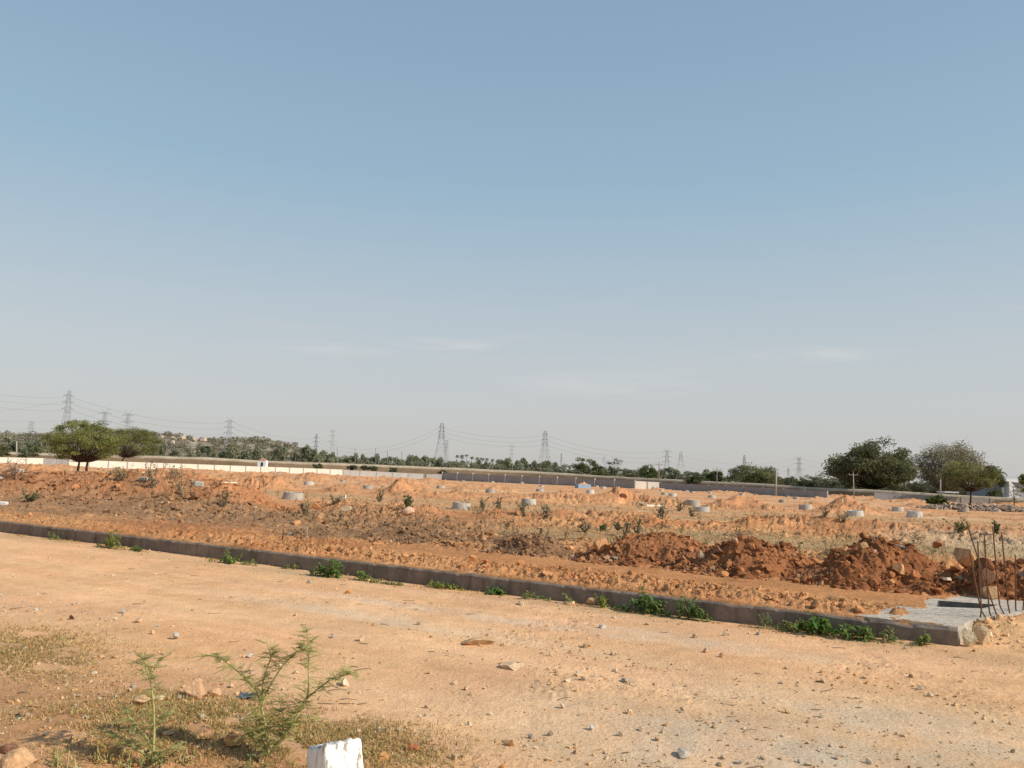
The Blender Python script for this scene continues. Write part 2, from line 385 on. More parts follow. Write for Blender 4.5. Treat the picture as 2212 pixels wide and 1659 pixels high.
def lerpc(c, d, w): return c * (1 - w[..., None]) + np.asarray(d) * w[..., None]
def blob(X, Y, px, py, rx, ry, plane=0.0, ang=None):
    p = at_plane(px, py, plane); dx = X - p[0]; dy = Y - p[1]
    a = dx * KD[0] + dy * KD[1]; b = dx * KN[0] + dy * KN[1]
    return np.exp(-(a / rx) ** 2 - (b / ry) ** 2)
def road_col(X, Y):
    n = fbm(X, Y, .5, 4, 70); n2 = fbm(X, Y, 2.2, 4, 71); s = sdist(X, Y)
    c = np.tile(np.array([.71, .405, .215]), X.shape + (1,))
    c = lerpc(c, (.74, .46, .24), np.clip(.30 + n * 1.1 + .3 * n2, 0, 1))
    st = fbm(along(X, Y) * .16, s * 2.6 + .25 * along(X, Y) * 0, 1.0, 4, 75); c = c * (1 + .16 * st)[..., None]; c = lerpc(c, (.77, .475, .285), np.clip(st * 1.2, 0, .5))
    lane = s + .36 * fbm(X, Y, .12, 2, 61)
    for cc, w in ((-2.3, .3), (-3.1, .25), (-4.5, .3)):
        c = lerpc(c, (.76, .50, .285), .55 * np.exp(-((lane - cc) / w) ** 2))
    g = np.clip(blob(X, Y, 1850, 1650, 2.0, .55) + blob(X, Y, 1400, 1655, .7, .35) * .6 + blob(X, Y, 2200, 1600, 1.8, .5), 0, 1) * np.clip(.75 + n2 * .9, 0, 1)
    c = lerpc(c, (.53, .445, .33), g * .85)
    g = np.clip(blob(X, Y, 1500, 1385, 1.5, .25) + blob(X, Y, 780, 1330, 2.0, .25) + blob(X, Y, 950, 1320, 2.5, .18), 0, 1) * np.clip(.7 + n2, 0, 1)
    c = lerpc(c, (.58, .49, .38), g * .6)
    o = np.clip(blob(X, Y, 300, 1400, 1.6, .6) + blob(X, Y, 120, 1235, 5, .9) * .6, 0, 1) * np.clip(.6 + n2, 0, 1)
    c = lerpc(c, (.62, .31, .12), o * .6)
    b = np.clip(blob(X, Y, 60, 1560, 1.6, .9) + blob(X, Y, 350, 1640, 1.4, .45), 0, 1) * np.clip(.8 + n2, 0, 1)
    c = lerpc(c, (.42, .215, .10), b * .85)
    d = np.clip(blob(X, Y, 40, 1400, 1.1, .5) + .8 * blob(X, Y, 560, 1580, 1.2, .4), 0, 1) * np.clip(.6 + 1.2 * n2, 0, 1)
    c = lerpc(c, (.36, .27, .14), d * .6)
    c = c * 1.09
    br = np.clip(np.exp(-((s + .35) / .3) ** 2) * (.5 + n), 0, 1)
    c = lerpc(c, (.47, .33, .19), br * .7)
    yl = sstep(1, 6, X) * np.clip(.7 + n, 0, 1); c = lerpc(c, (.68, .44, .22), yl * .5)
    return c
def plot_col(X, Y):
    n = fbm(X, Y, .35, 4, 80); n2 = fbm(X, Y, 1.6, 4, 81); s = sdist(X, Y)
    c = np.tile(np.array([.49, .215, .09]), X.shape + (1,))
    c = lerpc(c, (.57, .30, .135), np.clip(.5 + n * 1.3 + n2 * .5, 0, 1))
    c = lerpc(c, (.38, .16, .065), np.clip(-n * 1.2 - .1, 0, .7))
    brown = np.exp(-((Y - 20.5 - 2 * n) / 3.2) ** 2) * (1 - sstep(-2, 2, X)) + np.exp(-((s - 4.4) / 1.8) ** 2) * (1 - sstep(-2, 2, X)) * .8
    c = lerpc(c, (.30, .185, .105), np.clip(brown * (.75 + n2), 0, .85))
    c = lerpc(c, (.41, .30, .165), grass_mask(X, Y) * np.clip(.75 + n2 * .6, 0, 1))
    track = np.exp(-((s - 1.75) / .6) ** 2) * sstep(-5, 0, X)
    c = lerpc(c, (.50, .235, .10), track * .8)
    farm = sstep(50, 90, Y); c = lerpc(c, (.52, .29, .15), farm * np.clip(.5 + n, 0, 1))
    pth = sstep(9.2, 12.5, X + .35 * n - .05 * (Y - 18)) * np.exp(-((Y - 17.5) / 6.5) ** 4)
    c = lerpc(c, (.54, .40, .25), np.clip(pth, 0, 1))
    p2 = np.exp(-((Y - 43.0 - n) / 1.3) ** 2) * sstep(18, 24, X); c = lerpc(c, (.55, .38, .22), np.clip(p2, 0, 1))
    st = np.exp(-((Y - 52.5 - 2 * n) / 1.6) ** 2) + np.exp(-((Y - 67 - 2 * n) / 2.2) ** 2) + np.exp(-((Y - 85) / 3) ** 2)
    c = lerpc(c, (.55, .37, .22), np.clip(st, 0, 1) * .65)
    L = along(X, Y); rt = (L > KE - .02) * (1 - sstep(.7, 2.4, s)); c = c * (1 - rt[..., None]) + road_col(X, Y) * rt[..., None]
    dk = sstep(.08, .4, fbm(X, Y, 3.1, 3, 83)) * rough_mask(X, Y, s) * sstep(2.5, 4, s); c = lerpc(c, (.24, .125, .062), np.clip(dk, 0, 1) * .55)
    rr_ = sstep(.08, .4, ridges(X, Y)) * sstep(20, 24, Y); c = lerpc(c, np.array([.43, .175, .072]), rr_ * np.clip(.75 + n2, 0, 1) * .75)
    dk2 = sstep(.12, .4, fbm(X * .8, Y * .45, 1.3, 3, 87)) * sstep(24, 30, Y) * (1 - sstep(110, 150, Y)); c = lerpc(c, (.22, .115, .06), dk2 * .45)
    c = lerpc(c, (.56, .36, .21), np.full(X.shape, .24) * sstep(20, 30, Y)); c = c * (1.10 + .06 * sstep(20, 30, Y))[..., None]
    beyond = sstep(150, 200, Y); c = lerpc(c, (.33, .28, .19), beyond)
    return c

NC = 1150
az = np.radians(np.linspace(-50, 52, NC))
def rk(a, off):
    # distance along azimuth a to the kerb line shifted by off
    num = (K0 @ KN) + off
    return num / (np.sin(a) * KN[0] + np.cos(a) * KN[1])
def grid_obj(name, R, H, colf, mat, kind):
    A = np.broadcast_to(az[None, :], R.shape); X = R * np.sin(A); Y = R * np.cos(A)
    Z = H(X, Y); C = colf(X, Y); nr, nc = R.shape
    i = np.arange(nr - 1)[:, None] * nc; j = np.arange(nc - 1)[None, :]
    f = np.stack([i + j, i + j + 1, i + nc + j + 1, i + nc + j], -1).reshape(-1, 4)
    o = MB().add(np.stack([X, Y, Z], -1).reshape(-1, 3), f, C.reshape(-1, 3)).build(name, mat, smooth=True)
    return tag(o, kind=kind)
rke = rk(az, .06)
t = np.linspace(0, 1, 400)[:, None]
Rr = 1.6 * (rke[None, :] / 1.6) ** t
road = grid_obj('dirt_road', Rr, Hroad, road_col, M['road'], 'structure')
rke = rk(az, .05)
t = np.linspace(0, 1, 470)[:, None]
Rp = np.vstack([rk(az, .028)[None, :], rke[None, :] * (190.0 / rke[None, :]) ** t])
Rf = np.broadcast_to(np.geomspace(190, 12000, 50)[1:, None], (49, NC))
ground = grid_obj('ground', np.vstack([Rp, Rf]), Hplot, plot_col, M['soil'], 'structure')
# ------------------------------------------------------------------ rocks
def ico(sub):
    p = (1 + 5 ** .5) / 2
    v = [(-1, p, 0), (1, p, 0), (-1, -p, 0), (1, -p, 0), (0, -1, p), (0, 1, p), (0, -1, -p), (0, 1, -p), (p, 0, -1), (p, 0, 1), (-p, 0, -1), (-p, 0, 1)]
    f = [(0, 11, 5), (0, 5, 1), (0, 1, 7), (0, 7, 10), (0, 10, 11), (1, 5, 9), (5, 11, 4), (11, 10, 2), (10, 7, 6), (7, 1, 8), (3, 9, 4), (3, 4, 2), (3, 2, 6), (3, 6, 8), (3, 8, 9), (4, 9, 5), (2, 4, 11), (6, 2, 10), (8, 6, 7), (9, 8, 1)]
    v = [np.array(q) / np.linalg.norm(q) for q in v]
    for _ in range(sub):
        nf = []; cache = {}
        def mid(a, b):
            k = (min(a, b), max(a, b))
            if k not in cache:
                q = v[a] + v[b]; v.append(q / np.linalg.norm(q)); cache[k] = len(v) - 1
            return cache[k]
        for a, b, c in f:
            ab, bc, ca = mid(a, b), mid(b, c), mid(c, a)
            nf += [(a, ab, ca), (b, bc, ab), (c, ca, bc), (ab, bc, ca)]
        f = nf
    return np.array(v), np.array(f)
ICO1 = ico(1); ICO2 = ico(2); ICO3 = ico(3)
def rock_tpl(r, base, planes=13, jit=.10, flat=.85):
    v = base[0].copy()
    for _ in range(planes):
        n = r.normal(size=3); n /= np.linalg.norm(n); d = r.uniform(.32, .72)
        e = np.maximum(v @ n - d, 0); v -= e[:, None] * n
    v += r.normal(size=v.shape) * jit * .35
    v *= np.array([1, r.uniform(.7, 1), r.uniform(flat * .8, flat * 1.1)])
    return v / np.abs(v).max()
TP1 = [rock_tpl(rng, ICO1) for _ in range(14)]
TP2 = [rock_tpl(rng, ICO2, 10, .05) for _ in range(8)]
def scatter_rocks(mb, P, S, cols, tpl=TP1, faces=ICO1[1], sink=.3, flat=1.0):
    P = np.asarray(P); n = len(P)
    if n == 0: return
    k = rng.integers(0, len(tpl), n)
    T = np.stack(tpl)[k]                                     # n,v,3
    a = rng.uniform(0, 2 * math.pi, n); b = rng.normal(0, .45, n)
    ca, sa, cb, sb = np.cos(a), np.sin(a), np.cos(b), np.sin(b)
    x, y, z = T[..., 0], T[..., 1], T[..., 2] * flat
    y2 = y * cb[:, None] - z * sb[:, None]; z2 = y * sb[:, None] + z * cb[:, None]
    x3 = x * ca[:, None] - y2 * sa[:, None]; y3 = x * sa[:, None] + y2 * ca[:, None]
    V = np.stack([x3, y3, z2], -1) * np.asarray(S)[:, None, None] + P[:, None, :]
    V[..., 2] += (np.asarray(S) * (.75 * flat - sink * 1.5) * .6)[:, None]
    nv = T.shape[1]
    F = (faces[None] + (np.arange(n) * nv)[:, None, None]).reshape(-1, 3)
    C = np.repeat(np.asarray(cols), nv, axis=0)
    mb.add(V.reshape(-1, 3), F, C)

def one_rock(name, pt, w, label, col, h=.7, seed=0, rz=None, cat='rock', group=None, mat='stone', sink=.25, tilt=0, planes=11):
    r = np.random.default_rng(seed + 100)
    v = ICO3[0].copy()
    for _ in range(planes):
        n = r.normal(size=3); n /= np.linalg.norm(n); d = r.uniform(.4, .78)
        e = np.maximum(v @ n - d, 0); v -= e[:, None] * n
    v /= np.abs(v).max(0)
    q = v * 6; v = v + (pnoise(q[:, 0] + seed, q[:, 1] + q[:, 2], 5) * .035)[:, None] * v
    v = v * np.array([w / 2, w / 2 * r.uniform(.65, .95), w / 2 * h])
    ct, st = math.cos(tilt), math.sin(tilt)
    v = np.stack([v[:, 0] * ct + v[:, 2] * st, v[:, 1], -v[:, 0] * st + v[:, 2] * ct], -1)
    v[:, 2] += w / 2 * h * (1 - sink * 2)
    nn = pnoise(v[:, 0] * 9 / w + seed, v[:, 1] * 9 / w + v[:, 2] * 7 / w, 9)
    C = np.clip(np.array(col)[None] * (1 + .3 * nn[:, None]), 0, 1)
    o = MB().add(v, ICO3[1], C).build(name, M[mat])
    o.location = [float(a) for a in pt]; o.rotation_euler = (0, 0, r.uniform(0, 6.28) if rz is None else rz)
    return tag(o, label, cat, group)
def pxw(P, w): return w * P[1] / FPX * 1.0

ORANGE = (.50, .25, .10); TAN = (.52, .38, .24); PALE = (.56, .45, .31); GREY = (.37, .30, .225); RED = (.33, .13, .055); DARK = (.12, .08, .06); BROWN = (.28, .15, .08)
from mathutils.bvhtree import BVHTree
HB = []
# heaps -------------------------------------------------------------
def heap(px, py, wpx, hpx, label, seed, col=RED, nclod=900, asp=.75, skew=0.0, smax=.075, name='dirt_heap'):
    P = on_plot(px, py); Pz = hbase(P[0], P[1])
    w = wpx * P[1] / FPX / 2; cy = P[1] + w * asp * .55
    h = (at_depth(px, py - hpx, cy)[2] - float(hbase(P[0], cy))) * .86
    nr, na = 110, 240
    r = np.linspace(0, 1.12, nr)[:, None]; a = np.linspace(0, 2 * math.pi, na, endpoint=False)[None, :]
    lx = r * np.cos(a) * w; ly = r * np.sin(a) * w * asp
    def prof(lx, ly):
        e = .34 * fbm(lx / w + seed, ly / w, 1.6, 3, seed)
        q = np.sqrt((lx / w - skew * .15) ** 2 + (ly / (w * asp)) ** 2) + e
        z = h * 1.16 * np.clip(1 - np.maximum(q, 0) ** 2, -.05, 1) ** 1.15 if False else h * 1.1 * (.55 * (1 - sstep(.0, 1.0, q)) + .45 * np.clip(1 - np.maximum(q, 0) ** 2.2, 0, 1))
        z = z + (.10 * fbm(lx, ly, 3.0, 3, seed + 1) + .09 * np.abs(fbm(lx, ly, 7, 3, seed + 2)) + .05 * np.abs(fbm(lx, ly, 15, 2, seed + 4))) * np.clip(h / .5, .5, 1.1) - .04
        return z
    rr = np.broadcast_to(r, lx.shape)
    z = prof(lx, ly) - .3 * sstep(.98, 1.12, rr)
    X = P[0] + lx; Y = cy + ly; g = hbase(X, Y)
    V = np.stack([lx, ly, z + g - float(Pz)], -1).reshape(-1, 3)
    i = np.arange(nr - 1)[:, None] * na; j = np.arange(na)[None, :]; j2 = (j + 1) % na
    F = np.stack([i + j, i + na + j, i + na + j2, i + j2], -1).reshape(-1, 4)
    n = fbm(lx, ly, 2.5, 3, seed + 3).reshape(-1)
    C = np.clip(np.array(col)[None] * (1 + .5 * n[:, None]), .02, 1)
    mb = MB().add(V, F, C)
    HB.append(BVHTree.FromPolygons([tuple(q) for q in (V + np.array([P[0], cy, float(Pz)]))], [tuple(int(z_) for z_ in q) for q in F]))
    root = empty(name, (P[0], cy, float(Pz)), label, 'dirt heap', 'heaps of dug soil along the plot edge')
    mb.build('soil_body', M['soil'], root, smooth=True)
    k = nclod; ra = np.sqrt(rng.uniform(0, 1.15, k)); aa = rng.uniform(0, 2 * math.pi, k)
    cx = ra * np.cos(aa) * w; cyy = ra * np.sin(aa) * w * asp
    kp = (fbm(cx, cyy, 1.8, 2, seed + 7) > -.12) | (rng.uniform(0, 1, k) < .3) | (ra > .92); cx, cyy = cx[kp], cyy[kp]; k = len(cx)
    S = np.clip(rng.lognormal(math.log(.0155), .72, k), .007, smax)
    gz = hbase(P[0] + cx, cy + cyy) - float(Pz)
    cz = np.maximum(prof(cx, cyy) + gz, gz)
    base = np.array(col) * rng.uniform(.65, 1.25, (k, 1))
    pl = rng.uniform(0, 1, k); base[pl > .955] = np.array((.50, .30, .16)) * rng.uniform(.7, 1.1, ((pl > .955).sum(), 1))
    base[pl < .02] = np.array(GREY) * .8
    cm = MB(); scatter_rocks(cm, np.stack([cx, cyy, cz], -1), S, np.clip(base, .03, .8))
    tag(cm.build('clods', M['clod'], root), kind='stuff')
    return root
heap(1432, 1222, 370, 75, 'red dirt heap with pale rocks left of the other two tall heaps', 21, (.35, .155, .07), 2400)
heap(1660, 1243, 350, 84, 'steep red dirt heap in the middle of the three tall heaps', 22, (.345, .148, .066), 2400)
heap(1960, 1275, 430, 108, 'tallest dark red dirt heap directly behind the concrete slab', 23, (.325, .135, .058), 3400)
heap(2185, 1290, 250, 80, 'low bouldery dirt heap behind the rusty steel rods', 24, (.30, .125, .055), 1500, smax=.13)
heap(1150, 1197, 210, 46, 'low brown heap of soil and brush left of the orange boulder', 25, (.27, .155, .085), 1500)
heap(1815, 1262, 200, 44, 'low rubble of clods between the two right tall dirt heaps', 26, (.34, .15, .07), 1100)
heap(1548, 1236, 230, 52, 'low clod heap joining the two left tall dirt heaps', 28, (.34, .155, .072), 1200)
heap(1330, 1216, 170, 26, 'low skirt of rubble left of the left tall dirt heap', 29, (.33, .16, .08), 800)
heap(880, 1168, 300, 32, 'brown heap of cloddy soil left of the brushy heap', 27, (.28, .165, .09), 1400)
heap(700, 1160, 260, 24, 'low brown heap of cloddy soil behind the grey stake', 30, (.30, .18, .10), 900)
# soil clods over the plot (uncountable)
def plot_clods():
    mb = MB(); n = 130000
    a = rng.uniform(-39, 39, n); u = rng.uniform(0, 1, n)
    R = 8 * (70 / 8) ** (u ** 1.1); X = R * np.sin(np.radians(a)); Y = R * np.cos(np.radians(a)); s = sdist(X, Y)
    rm = rough_mask(X, Y, s); patch = sstep(-.05, .35, fbm(X, Y, .55, 3, 85))
    strip = np.exp(-((s - .65) / .42) ** 2)
    zone = np.exp(-((s - 5.0) / 2.2) ** 2) * (1 - sstep(1, 4, X)) + .5 * np.exp(-((Y - 22.5) / 2.5) ** 2) * (1 - sstep(-4, -1, X))
    rdg = np.clip(ridges(X, Y), 0, .6)
    dens = np.clip((.12 + .55 * patch) * rm + .8 * strip + .9 * zone * (.3 + .7 * patch) + rdg * .7, .02, 1) * (1 - .85 * grass_mask(X, Y))
    dens = dens * (1 - .7 * np.exp(-((s - 1.75) / .6) ** 2) * sstep(-4, 1, X))
    k = (s > .14) & (rng.uniform(0, 1, n) < dens * .62) & ~inpoly(X, Y, SLAB) & (along(X, Y) < KE + 3.5) & (inpoly(X, Y, SLAB_IN) == False)
    X, Y, s, R, zone = X[k], Y[k], s[k], R[k], zone[k]; n = len(X)
    S = np.clip(rng.lognormal(math.log(.0105), .6, n), .005, .055) * (1 + R / 50) * (1 + 1.2 * np.clip(zone, 0, 1))
    Z = Hplot(X, Y); c = plot_col(X, Y) * rng.uniform(.6, 1.1, (n, 1))
    q = rng.uniform(0, 1, n); m1 = (zone > .3) & (q < .5); c[m1] = c[m1] * .72
    c[q > .985] = np.array(TAN) * rng.uniform(.8, 1.2, ((q > .985).sum(), 1))
    scatter_rocks(mb, np.stack([X, Y, Z], -1), S, np.clip(c, .02, .8), sink=.42)
    return tag(mb.build('soil_clods', M['clod']), 'loose clods and stones strewn over the red plot soil', 'soil clods', kind='stuff')
plot_clods()
def gravel():
    mb = MB(); n = 42000
    a = rng.uniform(-38, 40, n); u = rng.uniform(0, 1, n); R = 3.2 * (17 / 3.2) ** u
    X = R * np.sin(np.radians(a)); Y = R * np.cos(np.radians(a)); s = sdist(X, Y)
    pt = sstep(.0, .45, fbm(X, Y, .7, 3, 74)); d = .03 + .55 * pt + .3 * np.exp(-((s + .4) / .25) ** 2)
    d = d + .55 * blob(X, Y, 1800, 1650, 2.0, .5) + .5 * blob(X, Y, 1400, 1640, .8, .35) + .45 * blob(X, Y, 1900, 1560, 2.2, .22)
    gg = blob(X, Y, 60, 1295, 1.6, .35) + blob(X, Y, 230, 1325, .9, .3)
    d = d + .55 * gg + .5 * blob(X, Y, 250, 1480, 1.6, .6) + .35 * blob(X, Y, 1250, 1440, 2.0, .4) + .6 * blob(X, Y, 60, 1560, 1.5, .8)
    k = (s < -.05) & (rng.uniform(0, 1, n) < d * .62 * (.45 + 1.1 * (fbm(along(X, Y) * .16, s * 2.6, 1.0, 4, 75) < 0))); X, Y, s, R, gg = X[k], Y[k], s[k], R[k], gg[k]; n = len(X)
    S = np.clip(rng.lognormal(math.log(.0075), .55, n), .0035, .024) * (.72 + R / 24) * np.where(rng.uniform(0, 1, n) < .04, 1.8, .85)
    c = np.array((.56, .37, .19))[None] * rng.uniform(.7, 1.25, (n, 1)); q = rng.uniform(0, 1, n)
    c[q < .14] = np.array(GREY) * 1.05; c[q > .8] = np.array(PALE) * 1.0; c[(q > .45) & (q < .6)] = np.array(ORANGE)
    m2 = gg > rng.uniform(.1, .9, n); c[m2] = np.array((.48, .44, .38)) * rng.uniform(.7, 1.2, (m2.sum(), 1))
    scatter_rocks(mb, np.stack([X, Y, Hroad(X, Y)], -1), S, np.clip(c, .03, .8), sink=.2)
    return tag(mb.build('gravel', M['stone']), 'fine gravel and pebbles scattered over the sandy road', 'gravel', kind='stuff')
gravel()

# named rocks -------------------------------------------------------
def on_heap(px, py):
    P = on_plot(px, py); d = Vector(ray(px, py)); best = None
    for b in HB:
        hit = b.ray_cast(Vector(CAM), d.normalized())
        if hit[0] is not None and (best is None or hit[0].y < best[1]): best = np.array(hit[0])
    return best if best is not None and best[1] < P[1] else P
def prock(px, py, w, label, col, h=.8, seed=0, rz=None, tilt=0, sink=.15, name='boulder'):
    P = on_heap(px, py); return one_rock(name, P, pxw(P, w), label, col, h, seed, rz, 'boulder', None, 'stone', sink, tilt)
def rrock(px, py, w, label, col, h=.7, seed=0, rz=None, tilt=0, sink=.2, name='stone', group=None):
    P = on_road(px, py); return one_rock(name, P, pxw(P, w), label, col, h, seed, rz, 'stone', group, 'stone', sink, tilt)
prock(1293, 1189, 42, 'orange block shaped boulder alone between the brushy heap and the first tall heap', (.50, .26, .12), .85, 1)
prock(1513, 1212, 20, 'upright tan stone on the front of the left tall heap', TAN, 1.4, 2)
prock(1551, 1196, 24, 'brown rounded rock between the first two tall heaps', BROWN, .8, 3)
prock(1327, 1208, 17, 'grey stone at the foot of the left tall heap', GREY, .6, 4)
prock(1826, 1201, 28, 'square orange rock on the left shoulder of the tallest heap', (.52, .25, .10), .9, 5)
prock(1945, 1240, 30, 'pale orange angular block on the front slope of the tallest heap', (.60, .33, .15), .95, 6)
prock(2086, 1225, 54, 'largest orange rock at the right end of the tallest heap', (.50, .27, .12), 1.0, 7)
prock(2023, 1184, 26, 'dark brown rock on the crest of the tallest heap', RED, .8, 8)
prock(2132, 1262, 48, 'brown boulder behind the rods, left of the road edge', (.30, .15, .08), .8, 9)
prock(2140, 1290, 40, 'large boulder with pale side just behind the slab edge', (.40, .24, .12), .8, 10)
prock(2166, 1222, 15, 'small dark round rock on the low bouldery heap', BROWN, 1, 11)
prock(2205, 1220, 18, 'dark round rock at the right edge of the photo on the bouldery heap', BROWN, 1, 12)
prock(1925, 1261, 16, 'small orange stone low on the tallest heap', ORANGE, .9, 13)
prock(1345, 1076, 20, 'dark reddish boulder among the mid distance mounds', (.20, .08, .045), .9, 14)
prock(1388, 1092, 16, 'pale flat rock left of the cream pipe', PALE, .5, 15)
prock(682, 1100, 22, 'orange block right of the nearest left manhole ring', ORANGE, .8, 16)
prock(748, 1106, 26, 'tan slab of rock on the spoil bank below the white peg', TAN, .6, 17)
prock(880, 1112, 30, 'pinkish split rock on the spoil bank below a grey shrub', (.56, .38, .26), .7, 18)
prock(2044, 1255, 30, 'whitish flat broken rock beside the dry brush behind the slab', PALE, .4, 19)
rrock(1281, 1306, 30, 'large tan rock resting against the kerb among weeds', (.55, .38, .22), .95, 20)
rrock(1235, 1307, 22, 'flat orange tan stone left of the large kerb rock', (.56, .36, .19), .6, 21)
rrock(1300, 1309, 16, 'small brown stone just right of the large kerb rock', BROWN, .8, 22)
rrock(1126, 1306, 24, 'flat tan stone on the road before the long low weeds', TAN, .5, 23)
rrock(1036, 1389, 86, 'wide flat half buried rock in the middle of the road', (.50, .33, .18), .28, 24, rz=.1, sink=.35)
rrock(1100, 1443, 64, 'flat pale slab stone embedded below the half buried rock', (.60, .43, .27), .22, 25, rz=0, sink=.3)
rrock(1475, 1632, 40, 'broad grey tan stone in the grey gravel at the bottom', (.44, .38, .31), .45, 26)
rrock(154, 1338, 13, 'dark reddish brown stone left of the pale gravel patch', (.16, .07, .045), .9, 27)
rrock(424, 1506, 48, 'tilted orange rock slab at the edge of the dry grass', (.55, .33, .18), .7, 28, tilt=.5)
rrock(462, 1504, 30, 'orange stone right of the tilted rock slab', (.55, .34, .19), .7, 29)
rrock(306, 1521, 38, 'low orange stone behind the left sapling', (.57, .36, .2), .6, 30)
rrock(345, 1511, 26, 'pale orange stone partly behind the left sapling stem', (.60, .42, .26), .5, 31)
rrock(40, 1666, 78, 'big tan boulder at the bottom left corner', (.52, .32, .17), .7, 32)
rrock(22, 1625, 40, 'dark brown rock just above the corner boulder', (.22, .11, .07), .7, 33)
rrock(37, 1553, 18, 'small black stone on the stony left verge', (.035, .035, .035), .9, 34)
rrock(505, 1607, 66, 'crumbly lump of orange earth under the taller sapling', (.48, .25, .11), .5, 35)
rrock(743, 1480, 26, 'rounded cream stone right of the sapling branch', (.66, .52, .34), .75, 36)
rrock(890, 1622, 30, 'brick red clod of earth right of the white marker', (.42, .15, .06), .55, 37)
rrock(1215, 1529, 12, 'small upright white stone left of the grey gravel', PALE, 1.2, 38)
rrock(1188, 1590, 15, 'upright grey stone near the bottom middle', GREY, 1.1, 39)
rrock(1147, 1596, 17, 'pointed grey stone left of the upright grey stone', GREY, .9, 40)
rrock(1280, 1576, 14, 'pointed pale grey stone above the two bottom stones', (.45, .42, .38), 1.1, 41)
rrock(1385, 1578, 16, 'pale stone right of the pointed grey stone', PALE, .8, 42)
# loose stones that look alike
lst = [(1175,1413),(1190,1418),(760,1498),(930,1455),(985,1478),(1010,1490),(1020,1502),(1330,1450),(1245,1462),(1250,1455),(1260,1470),(1322,1415),(1525,1410),(1560,1420),(1640,1372),(1835,1370),(1300,1357),(1280,1352),(1400,1350),(1500,1378),(1570,1374),(640,1455),(610,1490),(600,1440),(780,1385),(720,1378),(640,1330),(905,1350),(1860,1530),(1990,1490),(2010,1505),(1775,1475),(1700,1445),(1655,1520),(1430,1660),(1690,1640),(1730,1648),(1810,1640),(1560,1640),(1600,1650),(1340,1590),(1420,1600),(920,1530),(1060,1545),(1650,1640),(1880,1650),(860,1580),(980,1640),(330,1370),(380,1380),(250,1340),(300,1345),(500,1485),(480,1430),(540,1420),(650,1400)]
for i, (a, b) in enumerate(lst):
    rrock(a + random.uniform(-3, 3), b, random.uniform(10, 17), 'small pale stone lying loose on the sandy dirt road', random.choice([TAN, PALE, (.46, .42, .37), TAN, (.5, .33, .2)]), random.uniform(.6, 1.0), 200 + i, group='small loose stones on the dirt road')
# stones at broken kerb end
for i, (a, b, w, h, lb, c, tl) in enumerate([(2079, 1386, 26, 1.5, 'upright cream broken stone at the end of the kerb', (.66, .55, .36), .25), (2093, 1380, 27, 1.3, 'tan cracked stone wedged beside the cream stone at the kerb end', (.56, .42, .27), -.2), (2104, 1361, 26, .5, 'flat cream stone under the slab corner', (.66, .53, .34), .1)]):
    q_ = K0 + KD * (KE + (.10, .20, .22)[i]) + KN * (.09, .27, .50)[i]; P = np.array([*q_, zp(*q_)]); one_rock('broken_stone', P, (.15, .17, .17)[i], lb, c, h, 60 + i, -.5, 'stone', None, 'stone', .1, tl)

# ------------------------------------------------------------------ kerb, slab, rods
def kerb():
    mb = MB(); L0, L1 = -40, KE; n = 2200
    l = np.linspace(L0, L1, n); jt = .006 * pnoise(l * 6, l * 0, 3) + .008 * pnoise(l * 1.7, l * 0 + 3, 4)
    chip = np.maximum(pnoise(l * 2.3, l * 0 + 9, 8) - .45, 0) * .06
    ph = np.abs(((l - KE + .4) / 1.55 + .5) % 1 - .5) * 1.55; notch = np.exp(-(ph / .02) ** 2)
    seg = _hash(np.floor((l - KE + .4) / 1.55 + .5), l * 0, 5) / 0x7fffffff - .5
    chip = chip + np.maximum(pnoise(l * 7, l * 0 + 2, 18) - .35, 0) * .05
    zt = KT - .006 + jt - chip - .006 * notch + .005 * seg
    secs = []
    for sd, zz in ((0 - .0, -.25 + 0 * l), (0.0, zt - .02), (.018, zt), (.13, zt), (.13, -.25 + 0 * l)):
        off = sd + (0 if sd > .1 else .007 * notch + .006 * seg * (sd < .1)) + (.006 * pnoise(l * 4, l * 0 + 20 + sd, 6) if sd < .1 else 0 * l)
        xy = K0[None] + KD[None] * l[:, None] + KN[None] * np.broadcast_to(off, l.shape)[:, None]
        secs.append(np.column_stack([xy, zz]))
    V = np.stack(secs, 1).reshape(-1, 3); k = 5
    i = np.arange(n - 1)[:, None] * k; j = np.arange(k - 1)[None, :]
    F = np.stack([i + j, i + k + j, i + k + j + 1, i + j + 1], -1).reshape(-1, 4)
    mb.add(V, [F, np.array([[(n - 1) * k + q for q in range(k)]])])
    o = mb.build('kerb', M['kerbmat'])
    return tag(o, 'long low grey concrete kerb wall between the dirt road and the red plot', 'kerb')
kerb()
slab = empty('concrete_slab', (*np.mean(SLAB, 0), KT), 'rough concrete drain slab with a square opening and rusty rods at its edge', 'concrete slab')
C0 = np.array([*np.mean(SLAB, 0), KT])
